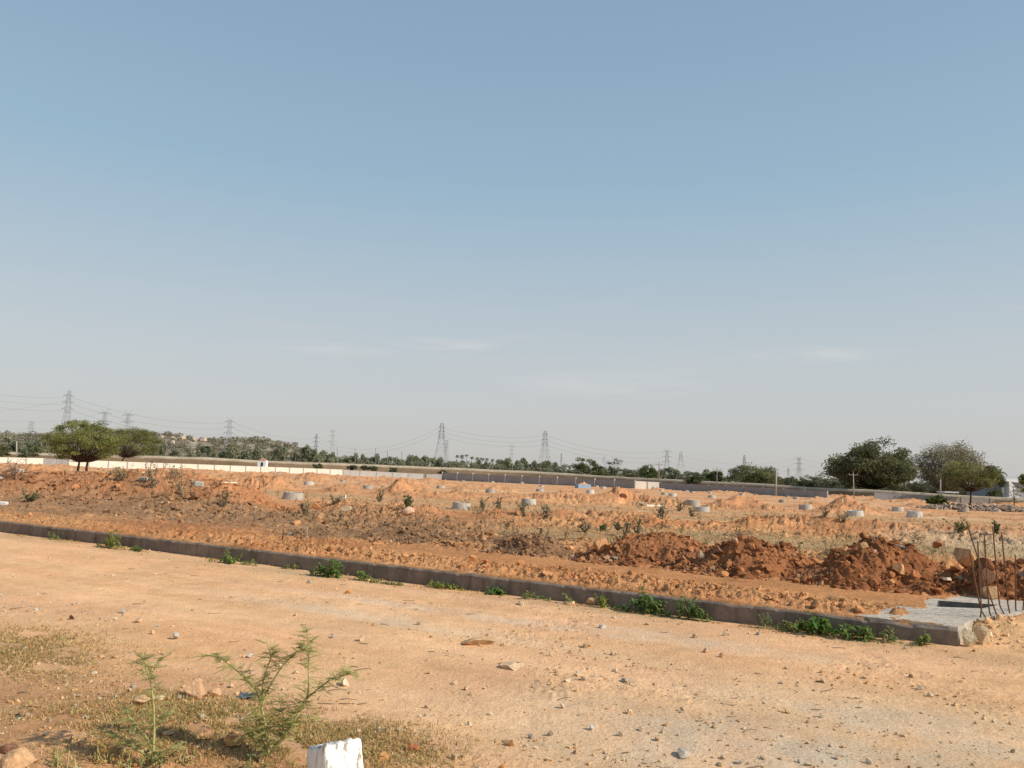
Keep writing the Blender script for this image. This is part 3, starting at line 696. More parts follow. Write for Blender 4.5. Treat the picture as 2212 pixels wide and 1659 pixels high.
def slab_mesh():
    import bmesh
    bm = bmesh.new()
    SL = [SLAB[0] + KN * .02, SLAB[1] + KN * .004] + SLAB[2:]
    def lp(P, z): return [bm.verts.new((p[0] - C0[0], p[1] - C0[1], z)) for p in P]
    def sub(P, k=14):
        out = []
        for i in range(len(P)):
            a = np.asarray(P[i]); b = np.asarray(P[(i + 1) % len(P)])
            for q in range(k):
                w = a + (b - a) * q / k; nz = rng.normal(0, .006, 2) if (q and k > 10) else 0
                out.append(w + nz)
        return out
    o = sub(SL); ov = lp(o, .012); ob = lp(o, -.19); h = sub(HOLE, 8); hv = lp(h, .012); hb = lp(h, -.62)
    for a, b in ((ov, ob), (hv, hb)):
        for i in range(len(a)): bm.faces.new((a[i], a[(i + 1) % len(a)], b[(i + 1) % len(a)], b[i]))
    ed = []
    for a in (ov, hv):
        for i in range(len(a)):
            e = bm.edges.get((a[i], a[(i + 1) % len(a)])); ed.append(e)
    bmesh.ops.triangle_fill(bm, edges=ed, use_beauty=True)
    bm.faces.new(hb)
    bmesh.ops.recalc_face_normals(bm, faces=bm.faces)
    me = bpy.data.meshes.new('slab_body'); bm.to_mesh(me); bm.free(); me.materials.append(M['slabmat']); me.materials.append(M['holemat'])
    hc_ = np.mean(HOLE, 0) - C0[:2]; hr_ = max(np.linalg.norm(np.asarray(q) - C0[:2] - hc_) for q in HOLE) + .01
    for p_ in me.polygons:
        if p_.center.z < -.2: p_.material_index = 1
    ob_ = bpy.data.objects.new('slab_body', me); COL.objects.link(ob_); ob_.parent = slab
slab_mesh()
def zz(x, y): return (1890 + x * .1790, 1107 + y * .1790)
RB = [[(1105, 105), (1250, 575), (1340, 830), (1400, 1040), (1475, 1252)], [(1148, 495), (1200, 790), (1258, 1080), (1290, 1200), (1345, 1277)],
      [(1240, 340), (1262, 800), (1283, 1120), (1282, 1200), (1270, 1282)], [(1318, 250), (1350, 800), (1372, 1100), (1382, 1200), (1410, 1264)],
      [(1422, 170), (1478, 850), (1500, 1080), (1515, 1150), (1572, 1242)], [(1530, 240), (1582, 850), (1602, 1080), (1612, 1150), (1632, 1230)],
      [(1693, 508), (1697, 900), (1698, 1110), (1700, 1150), (1705, 1202)], [(1805, 560), (1800, 900), (1795, 1100), (1790, 1140), (1785, 1192)]]
for k, pl in enumerate(RB):
    b = at_plane(*zz(*pl[-1]), KT); Y = b[1]; pts = []
    for i, q in enumerate(pl):
        px_, py_ = zz(*q); pts.append(at_depth(px_, py_, Y - .03 * (len(pl) - 1 - i) * (1 if k % 2 else .4)))
    pts = np.array(pts); pts = np.vstack([pts, pts[-1] - [0, 0, .1]])
    # smooth the polyline a little
    tt = np.linspace(0, len(pts) - 1, 40); P = np.stack([np.interp(tt, np.arange(len(pts)), pts[:, i]) for i in range(3)], -1)
    for _ in range(4): P[1:-1] = (P[:-2] + 2 * P[1:-1] + P[2:]) / 4
    MB().tube(P - C0, .0075, 8).build('rod', M['rust'], slab, smooth=True)

# ------------------------------------------------------------------ white marker stone
def marker():
    zt = .31; a = at_plane(699, 1609, zt)[:2]; ang = math.radians(35); dr = np.array([math.cos(ang), math.sin(ang)])
    dep = a[1]; wr = 78 * dep / FPX / .93 * 1.02; wl = 38 * dep / FPX / .36
    import bmesh
    bm = bmesh.new(); bmesh.ops.create_cube(bm, size=1)
    bmesh.ops.subdivide_edges(bm, edges=bm.edges[:], cuts=18, use_grid_fill=True)
    for vt in bm.verts:
        c = vt.co; p = Vector((c.x * 2, c.y * 2, c.z * 2)); rr = .88
        qx = Vector([max(-rr, min(rr, t_)) for t_ in p]); dv = p - qx
        if dv.length > 1e-6: p = qx + dv.normalized() * min(dv.length, 1 - rr)
        n1 = float(pnoise(np.array([p.x * 3 + 3]), np.array([p.y * 3 + p.z * 2]), 11)[0]); n2 = float(pnoise(np.array([p.x * 8 + p.y * 7]), np.array([p.z * 6]), 12)[0])
        p = p * (1 + .022 * n1 + .010 * n2)
        vt.co = (p.x * wr / 2, p.y * wl / 2 + wl / 2, (p.z - 1) * .25 + (.012 * n2 if p.z > .8 else 0))
    me = bpy.data.meshes.new('marker_stone'); bm.to_mesh(me); bm.free(); me.materials.append(M['white'])
    for p_ in me.polygons: p_.use_smooth = True
    o = bpy.data.objects.new('marker_stone', me); COL.objects.link(o)
    o.location = (a[0] + dr[0] * wr / 2, a[1] + dr[1] * wr / 2, zt); o.rotation_euler = (math.radians(-21), 0, ang)
    tag(o, 'square whitewashed marker stone with dark streaks at the bottom edge', 'marker stone')
marker()
def wrapper():
    P = on_road(538, 1510); w = pxw(P, 44); mb = MB(); n = 16
    u = np.linspace(-.5, .5, n); U, V = np.meshgrid(u, u)
    X = U * w; Y = V * .07; Z = .018 + .014 * pnoise(U * 6, V * 5, 4) + .008 * pnoise(U * 14, V * 9, 5) + .01 * (V > .2)
    i = np.arange(n - 1)[:, None] * n; j = np.arange(n - 1)[None]
    F = np.stack([i + j, i + j + 1, i + n + j + 1, i + n + j], -1).reshape(-1, 4)
    o = mb.add(np.stack([X, Y, Z], -1).reshape(-1, 3), F).build('plastic_wrapper', M['bluefoil']); o.location = [float(q) for q in P]
    tag(o, 'crumpled dark blue plastic wrapper lying at the dry grass edge', 'litter')
wrapper()

# ------------------------------------------------------------------ manhole rings
def ring_mesh(seed):
    r = np.random.default_rng(seed); k = 40; th = np.arange(k) * 2 * math.pi / k
    pr = [(.49, -.06), (.485, .02), (.435, .375), (.425, .39), (.33, .39), (.32, .375), (.33, -.06)]
    V = np.array([[q * math.cos(a), q * math.sin(a), z] for q, z in pr for a in th]); n = len(pr)
    wob = 1 + .008 * r.normal(size=(len(V), 1)); V[:, :2] *= wob
    i = np.arange(n - 1)[:, None] * k; j = np.arange(k)[None]; j2 = (j + 1) % k
    F = np.stack([i + j, i + j2, i + k + j2, i + k + j], -1).reshape(-1, 4)
    return V, F
RM = [MB().add(*ring_mesh(s)) for s in range(3)]
words = ['first', 'second', 'third', 'fourth', 'fifth', 'sixth', 'seventh', 'eighth', 'ninth', 'tenth', 'eleventh', 'twelfth', 'thirteenth', 'fourteenth', 'fifteenth', 'sixteenth', 'seventeenth', 'eighteenth', 'nineteenth', 'twentieth', 'twenty-first', 'twenty-second', 'twenty-third', 'twenty-fourth', 'twenty-fifth', 'twenty-sixth', 'twenty-seventh', 'twenty-eighth', 'twenty-ninth', 'thirtieth', 'thirty-first', 'thirty-second', 'thirty-third', 'thirty-fourth', 'thirty-fifth', 'thirty-sixth']
near_lab = {0: 'largest grey concrete manhole ring, on the grass strip at left', 7: 'manhole ring half hidden by a red mound, left of centre', 26: 'grey manhole ring behind a grey green shrub at centre', 27: 'rear one of the two touching manhole rings right of the cream pipe', 28: 'front one of the two touching manhole rings right of the cream pipe',
            35: 'wide low manhole ring with a short brown stake on it', 38: 'manhole ring half behind the red spoil bank below the big dark tree', 41: 'manhole ring rising from a red mound below the semi bare tree', 40: 'manhole ring on the pale strip just behind the one on the red mound', 42: 'manhole ring in front of the grey stone pile', 43: 'flat pale manhole ring at the right end of the stone pile', 1: 'far manhole ring just above the largest ring at left', 2: 'far manhole ring right of and above the largest ring'}
far_ids = sorted([i for i in range(len(MH)) if i not in near_lab], key=lambda i: MH[i][0])
meshes = [None] * 3
for i, ((px_, py_, w), P) in enumerate(zip(MH, MHP)):
    lab = near_lab.get(i) or ('%s from the left among the small far concrete manhole rings' % words[far_ids.index(i)])
    k = i % 3
    if meshes[k] is None:
        o = RM[k].build('manhole_ring', M['ring'], smooth=False); meshes[k] = o
    else:
        o = meshes[k].copy(); COL.objects.link(o)
    sclr = np.clip(w * P[1] / FPX / .96, .55, 1.15)
    z = float(hbase(P[0], P[1])) if P[1] >= 90 else zp(P[0], P[1])
    o.location = (float(P[0]), float(P[1]), max(z, float(hbase(P[0], P[1]))) - .03 * sclr + (.0 if i not in (7, 28, 38) else -.04))
    o.scale = (sclr, sclr, sclr * ((.88 + .22 * ((i * 37) % 11) / 10) if i != 43 else .55)); o.rotation_euler = (0.055 * math.sin(i * 3), .055 * math.cos(i * 5), i * 1.3)
    tag(o, lab, 'manhole ring', 'concrete manhole rings standing on the plots')

# ------------------------------------------------------------------ boundary wall
def wall_seg(pts, label, panel_mat, n, cap=False, extra_h=0.0, posts=True, Yf=None):
    """pts: (px, py_bottom, py_top) left and right ends"""
    A = at_base(pts[0][0], pts[0][1]); B = at_base(pts[1][0], pts[1][1])
    if Yf: Ym = (A[1] + B[1]) / 2; A = at_depth(pts[0][0], pts[0][1], Ym - 1.0); B = at_depth(pts[1][0], pts[1][1], Ym + .2)
    hA = (pts[0][1] - pts[0][2]) * A[1] / FPX; hB = (pts[1][1] - pts[1][2]) * B[1] / FPX
    mid = (A + B) / 2
    root = empty('boundary_wall', (mid[0], mid[1], min(A[2], B[2])), label, 'wall', 'stretches of the precast boundary wall'); O = np.array(root.location)
    d = B - A; rz = math.atan2(d[1], d[0]); ln = math.hypot(d[0], d[1]) / n
    for i in range(n):
        a = A + d * (i / n); b = A + d * ((i + 1) / n); c = (a + b) / 2 - O
        h0 = hA + (hB - hA) * i / n; h1 = hA + (hB - hA) * (i + 1) / n
        nn = np.array([-d[1], d[0], 0]) / math.hypot(d[0], d[1]) * .05
        V = []
        for p, h in ((a, h0), (b, h1)):
            p = p - O; e = (b - a) / np.linalg.norm(b - a) * (.06 if p is not None else 0)
            for sg in (-1, 1):
                V += [p + nn * sg - [0, 0, .6], p + nn * sg + [0, 0, h]]
        V = np.array(V); ee = (b - a) / np.linalg.norm(b - a) * .07; V[:4] += ee; V[4:] -= ee
        F = [[0, 4, 5, 1], [2, 3, 7, 6], [1, 5, 7, 3], [0, 1, 3, 2], [4, 6, 7, 5], [0, 2, 6, 4]]
        MB().add(V, np.array(F)).build('wall_panel', M[panel_mat], root)
    if posts:
        for i in range(n + 1):
            a = A + d * (i / n) - O; h = hA + (hB - hA) * i / n + .05
            MB().box(a + [0, 0, h / 2 - .3], (.16, .22, h + .6), rz).build('post', M['capmat' if cap else 'postmat'], root)
            if cap: MB().box(a + [0, 0, h + .08], (.16, .2, .2), rz, taper=.6).build('post_cap', M['capmat'], root)
    return root
wall_seg([(-160, 1001, 984), (93, 1007.5, 990)], 'leftmost cream wall stretch running out of the photo', 'whitewall', 6)
wall_seg([(95, 1007.5, 990.5), (146, 1008.5, 993)], 'short shaded grey wall stretch left of the acacia trunks', 'greywall', 4)
wall_seg([(147, 1009, 993), (740, 1027.2, 1014.6)], 'long cream painted wall stretch behind the acacia trees', 'whitewall', 17)
wall_seg([(741, 1027.2, 1015.2), (915, 1034.5, 1023.8)], 'unpainted pale grey wall stretch right of the long cream stretch', 'plainwall', 5)
wall_seg([(920, 1036.5, 1024.5), (955, 1037, 1024.5)], 'low narrow shaded wall stretch joining the grey wall', 'greywall', 1)
wall_seg([(955, 1037, 1021), (1371, 1055.5, 1039.6)], 'grey wall stretch with small pale post caps behind the blue box', 'greywall', 11, cap=True)
wall_seg([(1371, 1056.2, 1039.2), (1425, 1058.5, 1042)], 'short bright cream wall stretch beside the first cross arm pole', 'whitewall', 2, Yf=True)
wall_seg([(1426, 1058.5, 1042.7), (1787, 1077, 1061.3)], 'long grey wall stretch ending at the gateway near the big dark tree', 'greywall', 9)
wall_seg([(1890, 1080.5, 1064.5), (2330, 1097, 1087)], 'right grey wall stretch below the semi bare tree and house', 'greywall', 7)
wall_seg([(1795, 1073, 1064), (1880, 1075.5, 1066)], 'dark recessed gateway wall between the two grey stretches', 'greywall', 3, posts=False)

# ------------------------------------------------------------------ embankment and hill
def embank():
    # (px, py of pale top edge, depth, py at foot)
    Q = [(-300, 964, 215), (0, 976, 210), (150, 981, 208), (330, 985, 205), (440, 988, 205), (560, 995, 205), (800, 1003.5, 205), (1000, 1011.5, 203), (1200, 1021, 195), (1371, 1032, 170), (1550, 1040.5, 148), (1647, 1046, 140), (1760, 1053, 128), (1900, 1059.5, 118), (2006, 1065, 112), (2150, 1074, 105), (2400, 1088, 96)]
    xs = np.linspace(-300, 2400, 260)
    py = np.interp(xs, [q[0] for q in Q], [q[1] for q in Q]); dp = np.interp(xs, [q[0] for q in Q], [q[2] for q in Q])
    dp = np.convolve(np.pad(dp, 12, 'edge'), np.ones(25) / 25, 'valid')
    T = np.array([at_depth(a, b, c) for a, b, c in zip(xs, py, dp)])
    T[:, 2] += .10 * pnoise(T[:, 0] * .12, T[:, 0] * 0, 5)
    rows = []; cols = []
    foot = T.copy(); foot[:, 1] -= np.maximum((T[:, 2] + 2.2) * 2.4, 3); foot[:, 2] = -2.6
    prof = np.linspace(0, 1, 14)
    for p in prof:
        r_ = foot * (1 - p) + T * p; r_[:, 2] += .12 * fbm(r_[:, 0], r_[:, 1] * 1.0 + p * 9, .3, 3, 21) * (1 if p < 1 else .3)
        rows.append(r_)
        n = fbm(r_[:, 0], np.full(len(r_), p * 5), .15, 3, 22)
        c = np.tile(np.array([.215, .145, .085]), (len(r_), 1)) * (1 + .35 * n[:, None])
        if p > .92: c = np.tile(np.array([.46, .37, .26]), (len(r_), 1))
        cols.append(c)
    for dy, dz, c in ((2.5, .05, (.50, .40, .28)), (4.5, .02, (.47, .37, .26)), (6, -.1, (.24, .21, .12)), (20, -.8, (.23, .215, .13)), (60, -2.6, (.23, .21, .13))):
        r_ = T.copy(); r_[:, 1] += dy; r_[:, 2] += dz; rows.append(r_); cols.append(np.tile(np.array(c), (len(r_), 1)))
    V = np.stack(rows); nr, nc = V.shape[:2]
    i = np.arange(nr - 1)[:, None] * nc; j = np.arange(nc - 1)[None]
    F = np.stack([i + j, i + j + 1, i + nc + j + 1, i + nc + j], -1).reshape(-1, 4)
    tag(MB().add(V.reshape(-1, 3), F, np.stack(cols).reshape(-1, 3)).build('embankment', M['emb'], smooth=True), kind='structure')
    return T
EMB = embank()
HX = [-400, -100, 0, 75, 150, 220, 270, 325, 380, 425, 470, 525, 590, 630, 648, 662, 700, 740, 800]
HY = [930, 931, 933, 934, 934, 930, 927, 929, 935, 947, 946, 945, 948, 956, 962, 974, 984, 992, 1003]
def hill():
    xs = np.linspace(-400, 800, 160); py = np.interp(xs, HX, HY) + 3.5 + 1.5 * pnoise(xs * .03, xs * 0, 2)
    rows = []; D = 760
    for f, q in ((0, -60), (.12, -20), (.35, 10), (.6, 40), (.82, 70), (1, 100), (.9, 140), (.3, 240), (0, 330)):
        top = np.array([at_depth(a, b, D + 100) for a, b in zip(xs, py)])
        r_ = top.copy(); r_[:, 1] += q - 100; r_[:, 0] *= (D + q) / (D + 100)
        r_[:, 2] = -3 + (top[:, 2] + 3) * f * (1 + (.12 * fbm(r_[:, 0], r_[:, 1], .02, 3, 31) if 0 < f < 1 else 0)); rows.append(r_)
    V = np.stack(rows); nr, nc = V.shape[:2]
    i = np.arange(nr - 1)[:, None] * nc; j = np.arange(nc - 1)[None]
    F = np.stack([i + j, i + j + 1, i + nc + j + 1, i + nc + j], -1).reshape(-1, 4)
    tag(MB().add(V.reshape(-1, 3), F).build('hills', M['hill'], smooth=True), kind='structure')
    return V
HV = hill()

# ------------------------------------------------------------------ vegetation helpers
def leaf_quads(mb, P, size, cols, up_bias=.3, asp=.55):
    n = len(P); d = rng.normal(size=(n, 3)); d[:, 2] *= .7; d /= np.linalg.norm(d, axis=1)[:, None]
    e = rng.normal(size=(n, 3)); e -= (e * d).sum(1)[:, None] * d; e /= np.linalg.norm(e, axis=1)[:, None]
    s = (np.asarray(size) * rng.uniform(.6, 1.3, n))[:, None]
    V = np.stack([P - d * s, P - e * s * asp, P + d * s, P + e * s * asp], 1)
    F = np.arange(n * 4).reshape(-1, 4)
    mb.add(V.reshape(-1, 3), F, np.repeat(cols, 4, axis=0))
def curve(a, b, bend, n=6, r=rng):
    t = np.linspace(0, 1, n)[:, None]; a = np.asarray(a, float); b = np.asarray(b, float)
    off = r.normal(size=3) * bend * np.linalg.norm(b - a)
    return a + (b - a) * t + off * (t * (1 - t) * 2)
def make_tree(name, loc, W, H, trunk_h, label, col, seed, trunks=((0, 0),), nclu=40, nleaf=120, lsize=.12, clu=.16, flat=.6, low=.0, mat='leaf', bark='bark', cat='tree', group=None, rt=None, sparse=1.0, topf=None, shape='dome', depth=None, lean=(0, 0), twigs=0):
    r = np.random.default_rng(seed)
    root = empty(name, loc, label, cat, group)
    rt = rt or W * .022
    Wd = depth or W
    cl = []
    while len(cl) < nclu:
        p = r.uniform(-1, 1, 3); q = np.linalg.norm(p)
        if q > 1 or q < .35: continue
        if shape == 'dome' and p[2] < low * 2 - 1 + .25: continue
        if shape == 'flat' and p[2] < .1: p[:2] *= max(.08, np.hypot(p[0], p[1])) ** -.55; p[2] = max(p[2], -.9)
        if shape == 'umbrella' and p[2] < -.15 + .5 * (p[0] ** 2 + p[1] ** 2): continue
        cl.append(p)
    cl = np.array(cl); hc = (H - trunk_h)
    C = np.stack([cl[:, 0] * W / 2 * .86 + lean[0], cl[:, 1] * Wd / 2 * .86 + lean[1], trunk_h + hc * .5 + cl[:, 2] * hc * .44], -1)
    if topf: C[:, 2] = trunk_h + (C[:, 2] - trunk_h) * topf(cl[:, 0])
    lm = MB(); tone = r.uniform(.65, 1.35, nclu)
    for k in range(nclu):
        m_ = int(nleaf * r.uniform(.5, 1.4) * sparse)
        rad = W * clu * r.uniform(.6, 1.25)
        g = r.normal(size=(m_, 3)); g /= np.linalg.norm(g, axis=1)[:, None] + 1e-6
        g *= (r.uniform(0, 1, (m_, 1)) ** .45)
        P = C[k] + g * rad * np.array([1, 1, flat])
        P[:, 2] = np.maximum(P[:, 2], trunk_h * .55)
        cc = np.array(col)[None] * tone[k] * r.uniform(.6, 1.4, (m_, 1)) * (1 + .0 * P[:, :1])
        cc[:, 0] *= r.uniform(.85, 1.2, m_)
        leaf_quads(lm, P, lsize, np.clip(cc, .004, .9))
    lm.build('crown', M[mat], root)
    tm = MB(); starts = []
    for (tx, ty) in trunks:
        top = np.array([tx * .3 + lean[0] * .5 + (r.uniform(-.2, .2) + np.sign(tx) * .25) * rt * 6, ty * .3, trunk_h * 1.05])
        tm.tube(curve((tx, ty, -.3), top, .06, 6, r), np.linspace(rt * 1.15, rt * .7, 6), 8); starts.append(top)
    for k in range(nclu):
        st = starts[k % len(starts)]; e = C[k] * .97 + np.array([0, 0, -.0])
        mid_ = st + (e - st) * .5 + np.array([0, 0, -.06 * H]); t_ = np.linspace(0, 1, 7)[:, None]
        P = st * (1 - t_) ** 2 + 2 * mid_ * t_ * (1 - t_) + e * t_ ** 2
        rb = rt * r.uniform(.22, .45); tm.tube(P, np.linspace(rb, rb * .15, 7), 5)
        for _ in range(twigs):
            i0 = r.integers(3, 7); q = P[i0] + r.normal(size=3) * W * .1 + [0, 0, W * .03]
            tm.tube(curve(P[i0], q, .1, 4, r), np.linspace(rb * .3, rb * .08, 4), 3)
    tm.build('trunk', M[bark], root, smooth=True)
    return root
def place(px, py, Y): return at_depth(px, py, Y)
GREENA = (.135, .145, .042); GREEND = (.05, .066, .026); OLIVE = (.12, .12, .05); FRESH = (.085, .115, .035)
# the two acacias in front of the wall
P = at_base(177, 1021); sA = P[1] / FPX
make_tree('acacia_tree', P, 172 * sA, 116 * sA, 22 * sA, 'larger flat crowned acacia with two dark trunks at left', (.205, .235, .095), 5, trunks=((-10 * sA, 0), (8 * sA, .3)), nclu=150, nleaf=170, lsize=.07, clu=.085, flat=.5, low=-.2, lean=(0, 0), rt=.13, shape='flat')
P = at_base(258, 1011); sB = P[1] / FPX
make_tree('acacia_tree', P, 132 * sB, 92 * sB, 22 * sB, 'smaller yellow green acacia with a slanting trunk right of the larger one', (.24, .255, .09), 6, trunks=((0, 0),), nclu=110, nleaf=220, lsize=.08, clu=.10, flat=.5, low=-.2, shape='flat', lean=(20 * sB, 0), rt=.14)
# right hand trees
Y = 128; s_ = Y / FPX; P = place(1893, 1071, Y)
make_tree('broad_tree', P, 200 * s_, 122 * s_, 16 * s_, 'big dark green spreading tree behind the wall at right', (.155, .165, .09), 8, topf=lambda q: .70 + .30 * np.clip(1.2 - np.abs(q - .1) * 1.0, 0, 1) + .035 * np.sin(q * 11), shape='flat', nclu=150, nleaf=170, lsize=.19, clu=.095, flat=.7, low=-.15, rt=.55, lean=(-12 * s_, 0), mat='leaf')
Y = 132; s_ = Y / FPX; P = place(2046, 1078, Y)
make_tree('bare_tree', P, 158 * s_, 124 * s_, 16 * s_, 'tall semi bare grey brown tree right of the big dark tree', (.29, .275, .18), 9, nclu=130, nleaf=110, lsize=.14, clu=.12, flat=.8, low=.0, rt=.32, bark='barkgrey', twigs=8)
P = at_base(2096, 1089); s_ = P[1] / FPX
make_tree('neem_tree', P, 128 * s_, 100 * s_, 26 * s_, 'olive green round tree with a thin trunk in front of the right wall', (.19, .20, .09), 10, shape='flat', nclu=80, nleaf=150, lsize=.10, clu=.11, flat=.7, low=.05, rt=.13)
P = at_base(2191, 1096); s_ = P[1] / FPX
make_tree('bare_sapling', P, 38 * s_, 58 * s_, 14 * s_, 'slender nearly leafless young tree before the white house', (.16, .14, .07), 12, nclu=16, nleaf=12, lsize=.07, clu=.1, rt=.07, bark='bark', twigs=3)
Y = 95; s_ = Y / FPX; P = place(2226, 1092, Y)
make_tree('green_tree', P, 60 * s_, 66 * s_, 16 * s_, 'yellow green tree cut by the right edge of the photo', (.13, .15, .04), 13, nclu=30, nleaf=150, lsize=.12, clu=.16, rt=.1)
Y = 150; s_ = Y / FPX; P = place(1628, 1058, Y)
make_tree('umbrella_tree', P, 122 * s_, 54 * s_, 8 * s_, 'wide low umbrella shaped thorn tree behind the wall', (.15, .165, .07), 14, nclu=70, nleaf=190, lsize=.15, clu=.13, flat=.55, low=.0, rt=.2, mat='leaf_mid')
for k, (a, b, w, h, c, lb) in enumerate([(1700, 1062, 60, 28, (.10, .105, .05), 'low dull hedge bush right of the umbrella tree'), (1745, 1064, 66, 29, (.085, .09, .045), 'low dark hedge bush left of the big dark tree'), (1505, 1050, 56, 24, (.10, .13, .045), 'green bush mound behind the wall between two poles'), (1545, 1052, 40, 36, (.09, .115, .04), 'green bush just left of the umbrella tree')]):
    Y = 155; s_ = Y / FPX; make_tree('bush', place(a, b, Y), w * s_, h * s_, 1 * s_, lb, c, 30 + k, nclu=36, nleaf=130, lsize=.16, clu=.16, mat='leaf_mid', rt=.1, cat='bush')
for k, (a, b, w, h, th, c, lb, nl, bk) in enumerate([
    (1266, 1046, 56, 60, 22, (.10, .12, .045), 'feathery green tree behind the leaning pole', 120, 'bark'),
    (1298, 1046, 40, 42, 8, (.11, .12, .05), 'short green tree right of the feathery tree', 130, 'bark'),
    (1328, 1048, 38, 62, 20, (.12, .115, .07), 'thin brownish half bare tree behind the grey wall', 26, 'barkgrey'),
    (1402, 1050, 46, 48, 10, (.075, .11, .03), 'leafy green tree just left of the cross arm pole', 150, 'bark'),
    (1368, 1046, 40, 24, 2, (.13, .115, .06), 'low brownish bush left of the leafy green tree', 90, 'bark'),
    (1240, 1040, 44, 24, 2, (.13, .105, .06), 'low brown bush left of the leaning pole', 90, 'bark'),
    (1772, 1052, 26, 36, 10, (.2, .17, .11), 'tiny leafless tree left of the big dark tree', 8, 'barkgrey')]):
    Y = 205; s_ = Y / FPX
    make_tree('small_tree' if h > 30 else 'bush', place(a, b, Y), w * s_, h * s_, th * s_, lb, c, 50 + k, nclu=26, nleaf=nl, lsize=.17, clu=.16, flat=.6, mat='leaf_mid', bark=bk, rt=.13, twigs=4 if nl < 50 else 1, cat='tree' if h > 30 else 'bush')
for k, (a, b, w, h) in enumerate([(1798, 1062, 60, 20), (1850, 1066, 70, 18), (1925, 1068, 80, 22), (1990, 1072, 80, 26), (2050, 1074, 80, 24), (2110, 1078, 70, 26), (2165, 1082, 60, 22), (2235, 1086, 70, 30)]):
    Y = 150; s_ = Y / FPX; make_tree('bush', place(a, b, Y), w * s_, h * s_, .5 * s_, 'dull green undergrowth bush behind the right wall', (.075, .085, .04), 140 + k, nclu=26, nleaf=110, lsize=.18, clu=.17, mat='leaf_mid', rt=.08, cat='bush', group='undergrowth behind the right wall')
# far belt trees as copies
protos = []
def far_proto(k):
    c = [(.10, .125, .05), (.13, .15, .06), (.15, .15, .075), (.11, .125, .06), (.18, .155, .095), (.085, .105, .045)][k]
    return make_tree('distant_tree', (0, -500 - 20 * k, -50), 9, 7.5, 1.2, 'hazy tree in the far tree belt behind the embankment', c, 70 + k, nclu=22, nleaf=70, lsize=.42, clu=.17, flat=.7, low=0, mat='leaf_far', rt=.22, cat='tree', group='hazy trees in the far tree belt')
protos = [far_proto(k) for k in range(6)]
used = [False] * 6
def far_tree(px_, ytop, Y, wpx, k, base=None, label=None, group='hazy trees in the far tree belt'):
    o = protos[k] if not used[k] else copy_tree(protos[k]); used[k] = True
    top = at_depth(px_, ytop, Y); zb = base if base is not None else -3.0
    h = top[2] - zb; w = wpx * Y / FPX
    o.location = (float(top[0]), float(Y), zb); o.scale = (w / 9, w / 9, h / 7.5); o.rotation_euler = (0, 0, random.uniform(0, 6.28))
    if label: o['label'] = label
    if group: o['group'] = group
    return o
BX = [640, 660, 690, 750, 800, 850, 900, 950, 1000, 1050, 1100, 1150, 1200, 1230, 1300, 1350, 1400, 1450, 1500, 1550, 1600, 1700, 1800, 2000, 2212]
BY = [962, 960, 974, 982, 984, 985, 985, 987, 989, 990, 992, 993, 998, 1001, 1005, 1008, 1009, 1013, 1016, 1018, 1021, 1026, 1030, 1040, 1050]
x = 646
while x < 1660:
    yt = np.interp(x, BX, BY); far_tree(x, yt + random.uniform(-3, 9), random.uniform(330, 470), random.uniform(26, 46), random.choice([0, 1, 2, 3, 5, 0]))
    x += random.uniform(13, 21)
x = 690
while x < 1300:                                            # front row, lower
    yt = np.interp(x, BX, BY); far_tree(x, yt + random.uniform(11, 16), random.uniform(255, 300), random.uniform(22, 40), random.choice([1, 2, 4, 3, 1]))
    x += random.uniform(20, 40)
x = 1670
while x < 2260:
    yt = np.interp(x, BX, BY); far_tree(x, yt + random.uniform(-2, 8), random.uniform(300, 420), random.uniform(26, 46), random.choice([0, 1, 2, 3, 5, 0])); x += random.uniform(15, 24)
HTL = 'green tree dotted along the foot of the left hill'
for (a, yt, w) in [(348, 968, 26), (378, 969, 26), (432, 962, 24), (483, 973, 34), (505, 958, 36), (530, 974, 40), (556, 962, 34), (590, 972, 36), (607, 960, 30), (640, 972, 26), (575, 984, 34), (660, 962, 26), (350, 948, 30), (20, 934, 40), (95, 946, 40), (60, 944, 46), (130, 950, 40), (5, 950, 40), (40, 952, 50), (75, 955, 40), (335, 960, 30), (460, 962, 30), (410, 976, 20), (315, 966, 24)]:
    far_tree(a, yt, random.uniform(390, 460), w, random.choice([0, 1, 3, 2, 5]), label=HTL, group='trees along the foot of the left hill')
# hillside scrub: reads as one mass
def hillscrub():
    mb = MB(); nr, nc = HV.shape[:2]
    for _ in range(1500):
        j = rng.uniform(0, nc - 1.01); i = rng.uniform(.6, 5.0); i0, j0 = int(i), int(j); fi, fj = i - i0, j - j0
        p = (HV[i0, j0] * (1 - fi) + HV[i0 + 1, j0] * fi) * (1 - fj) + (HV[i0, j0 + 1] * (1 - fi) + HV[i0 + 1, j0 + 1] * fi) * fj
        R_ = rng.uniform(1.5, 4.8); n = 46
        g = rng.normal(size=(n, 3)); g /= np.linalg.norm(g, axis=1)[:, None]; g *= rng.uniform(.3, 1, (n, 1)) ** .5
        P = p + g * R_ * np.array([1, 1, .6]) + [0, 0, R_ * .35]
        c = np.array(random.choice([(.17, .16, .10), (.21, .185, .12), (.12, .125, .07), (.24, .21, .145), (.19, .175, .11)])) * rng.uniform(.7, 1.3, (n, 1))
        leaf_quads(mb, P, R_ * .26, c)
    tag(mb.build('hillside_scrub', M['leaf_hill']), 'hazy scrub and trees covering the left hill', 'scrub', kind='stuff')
hillscrub()
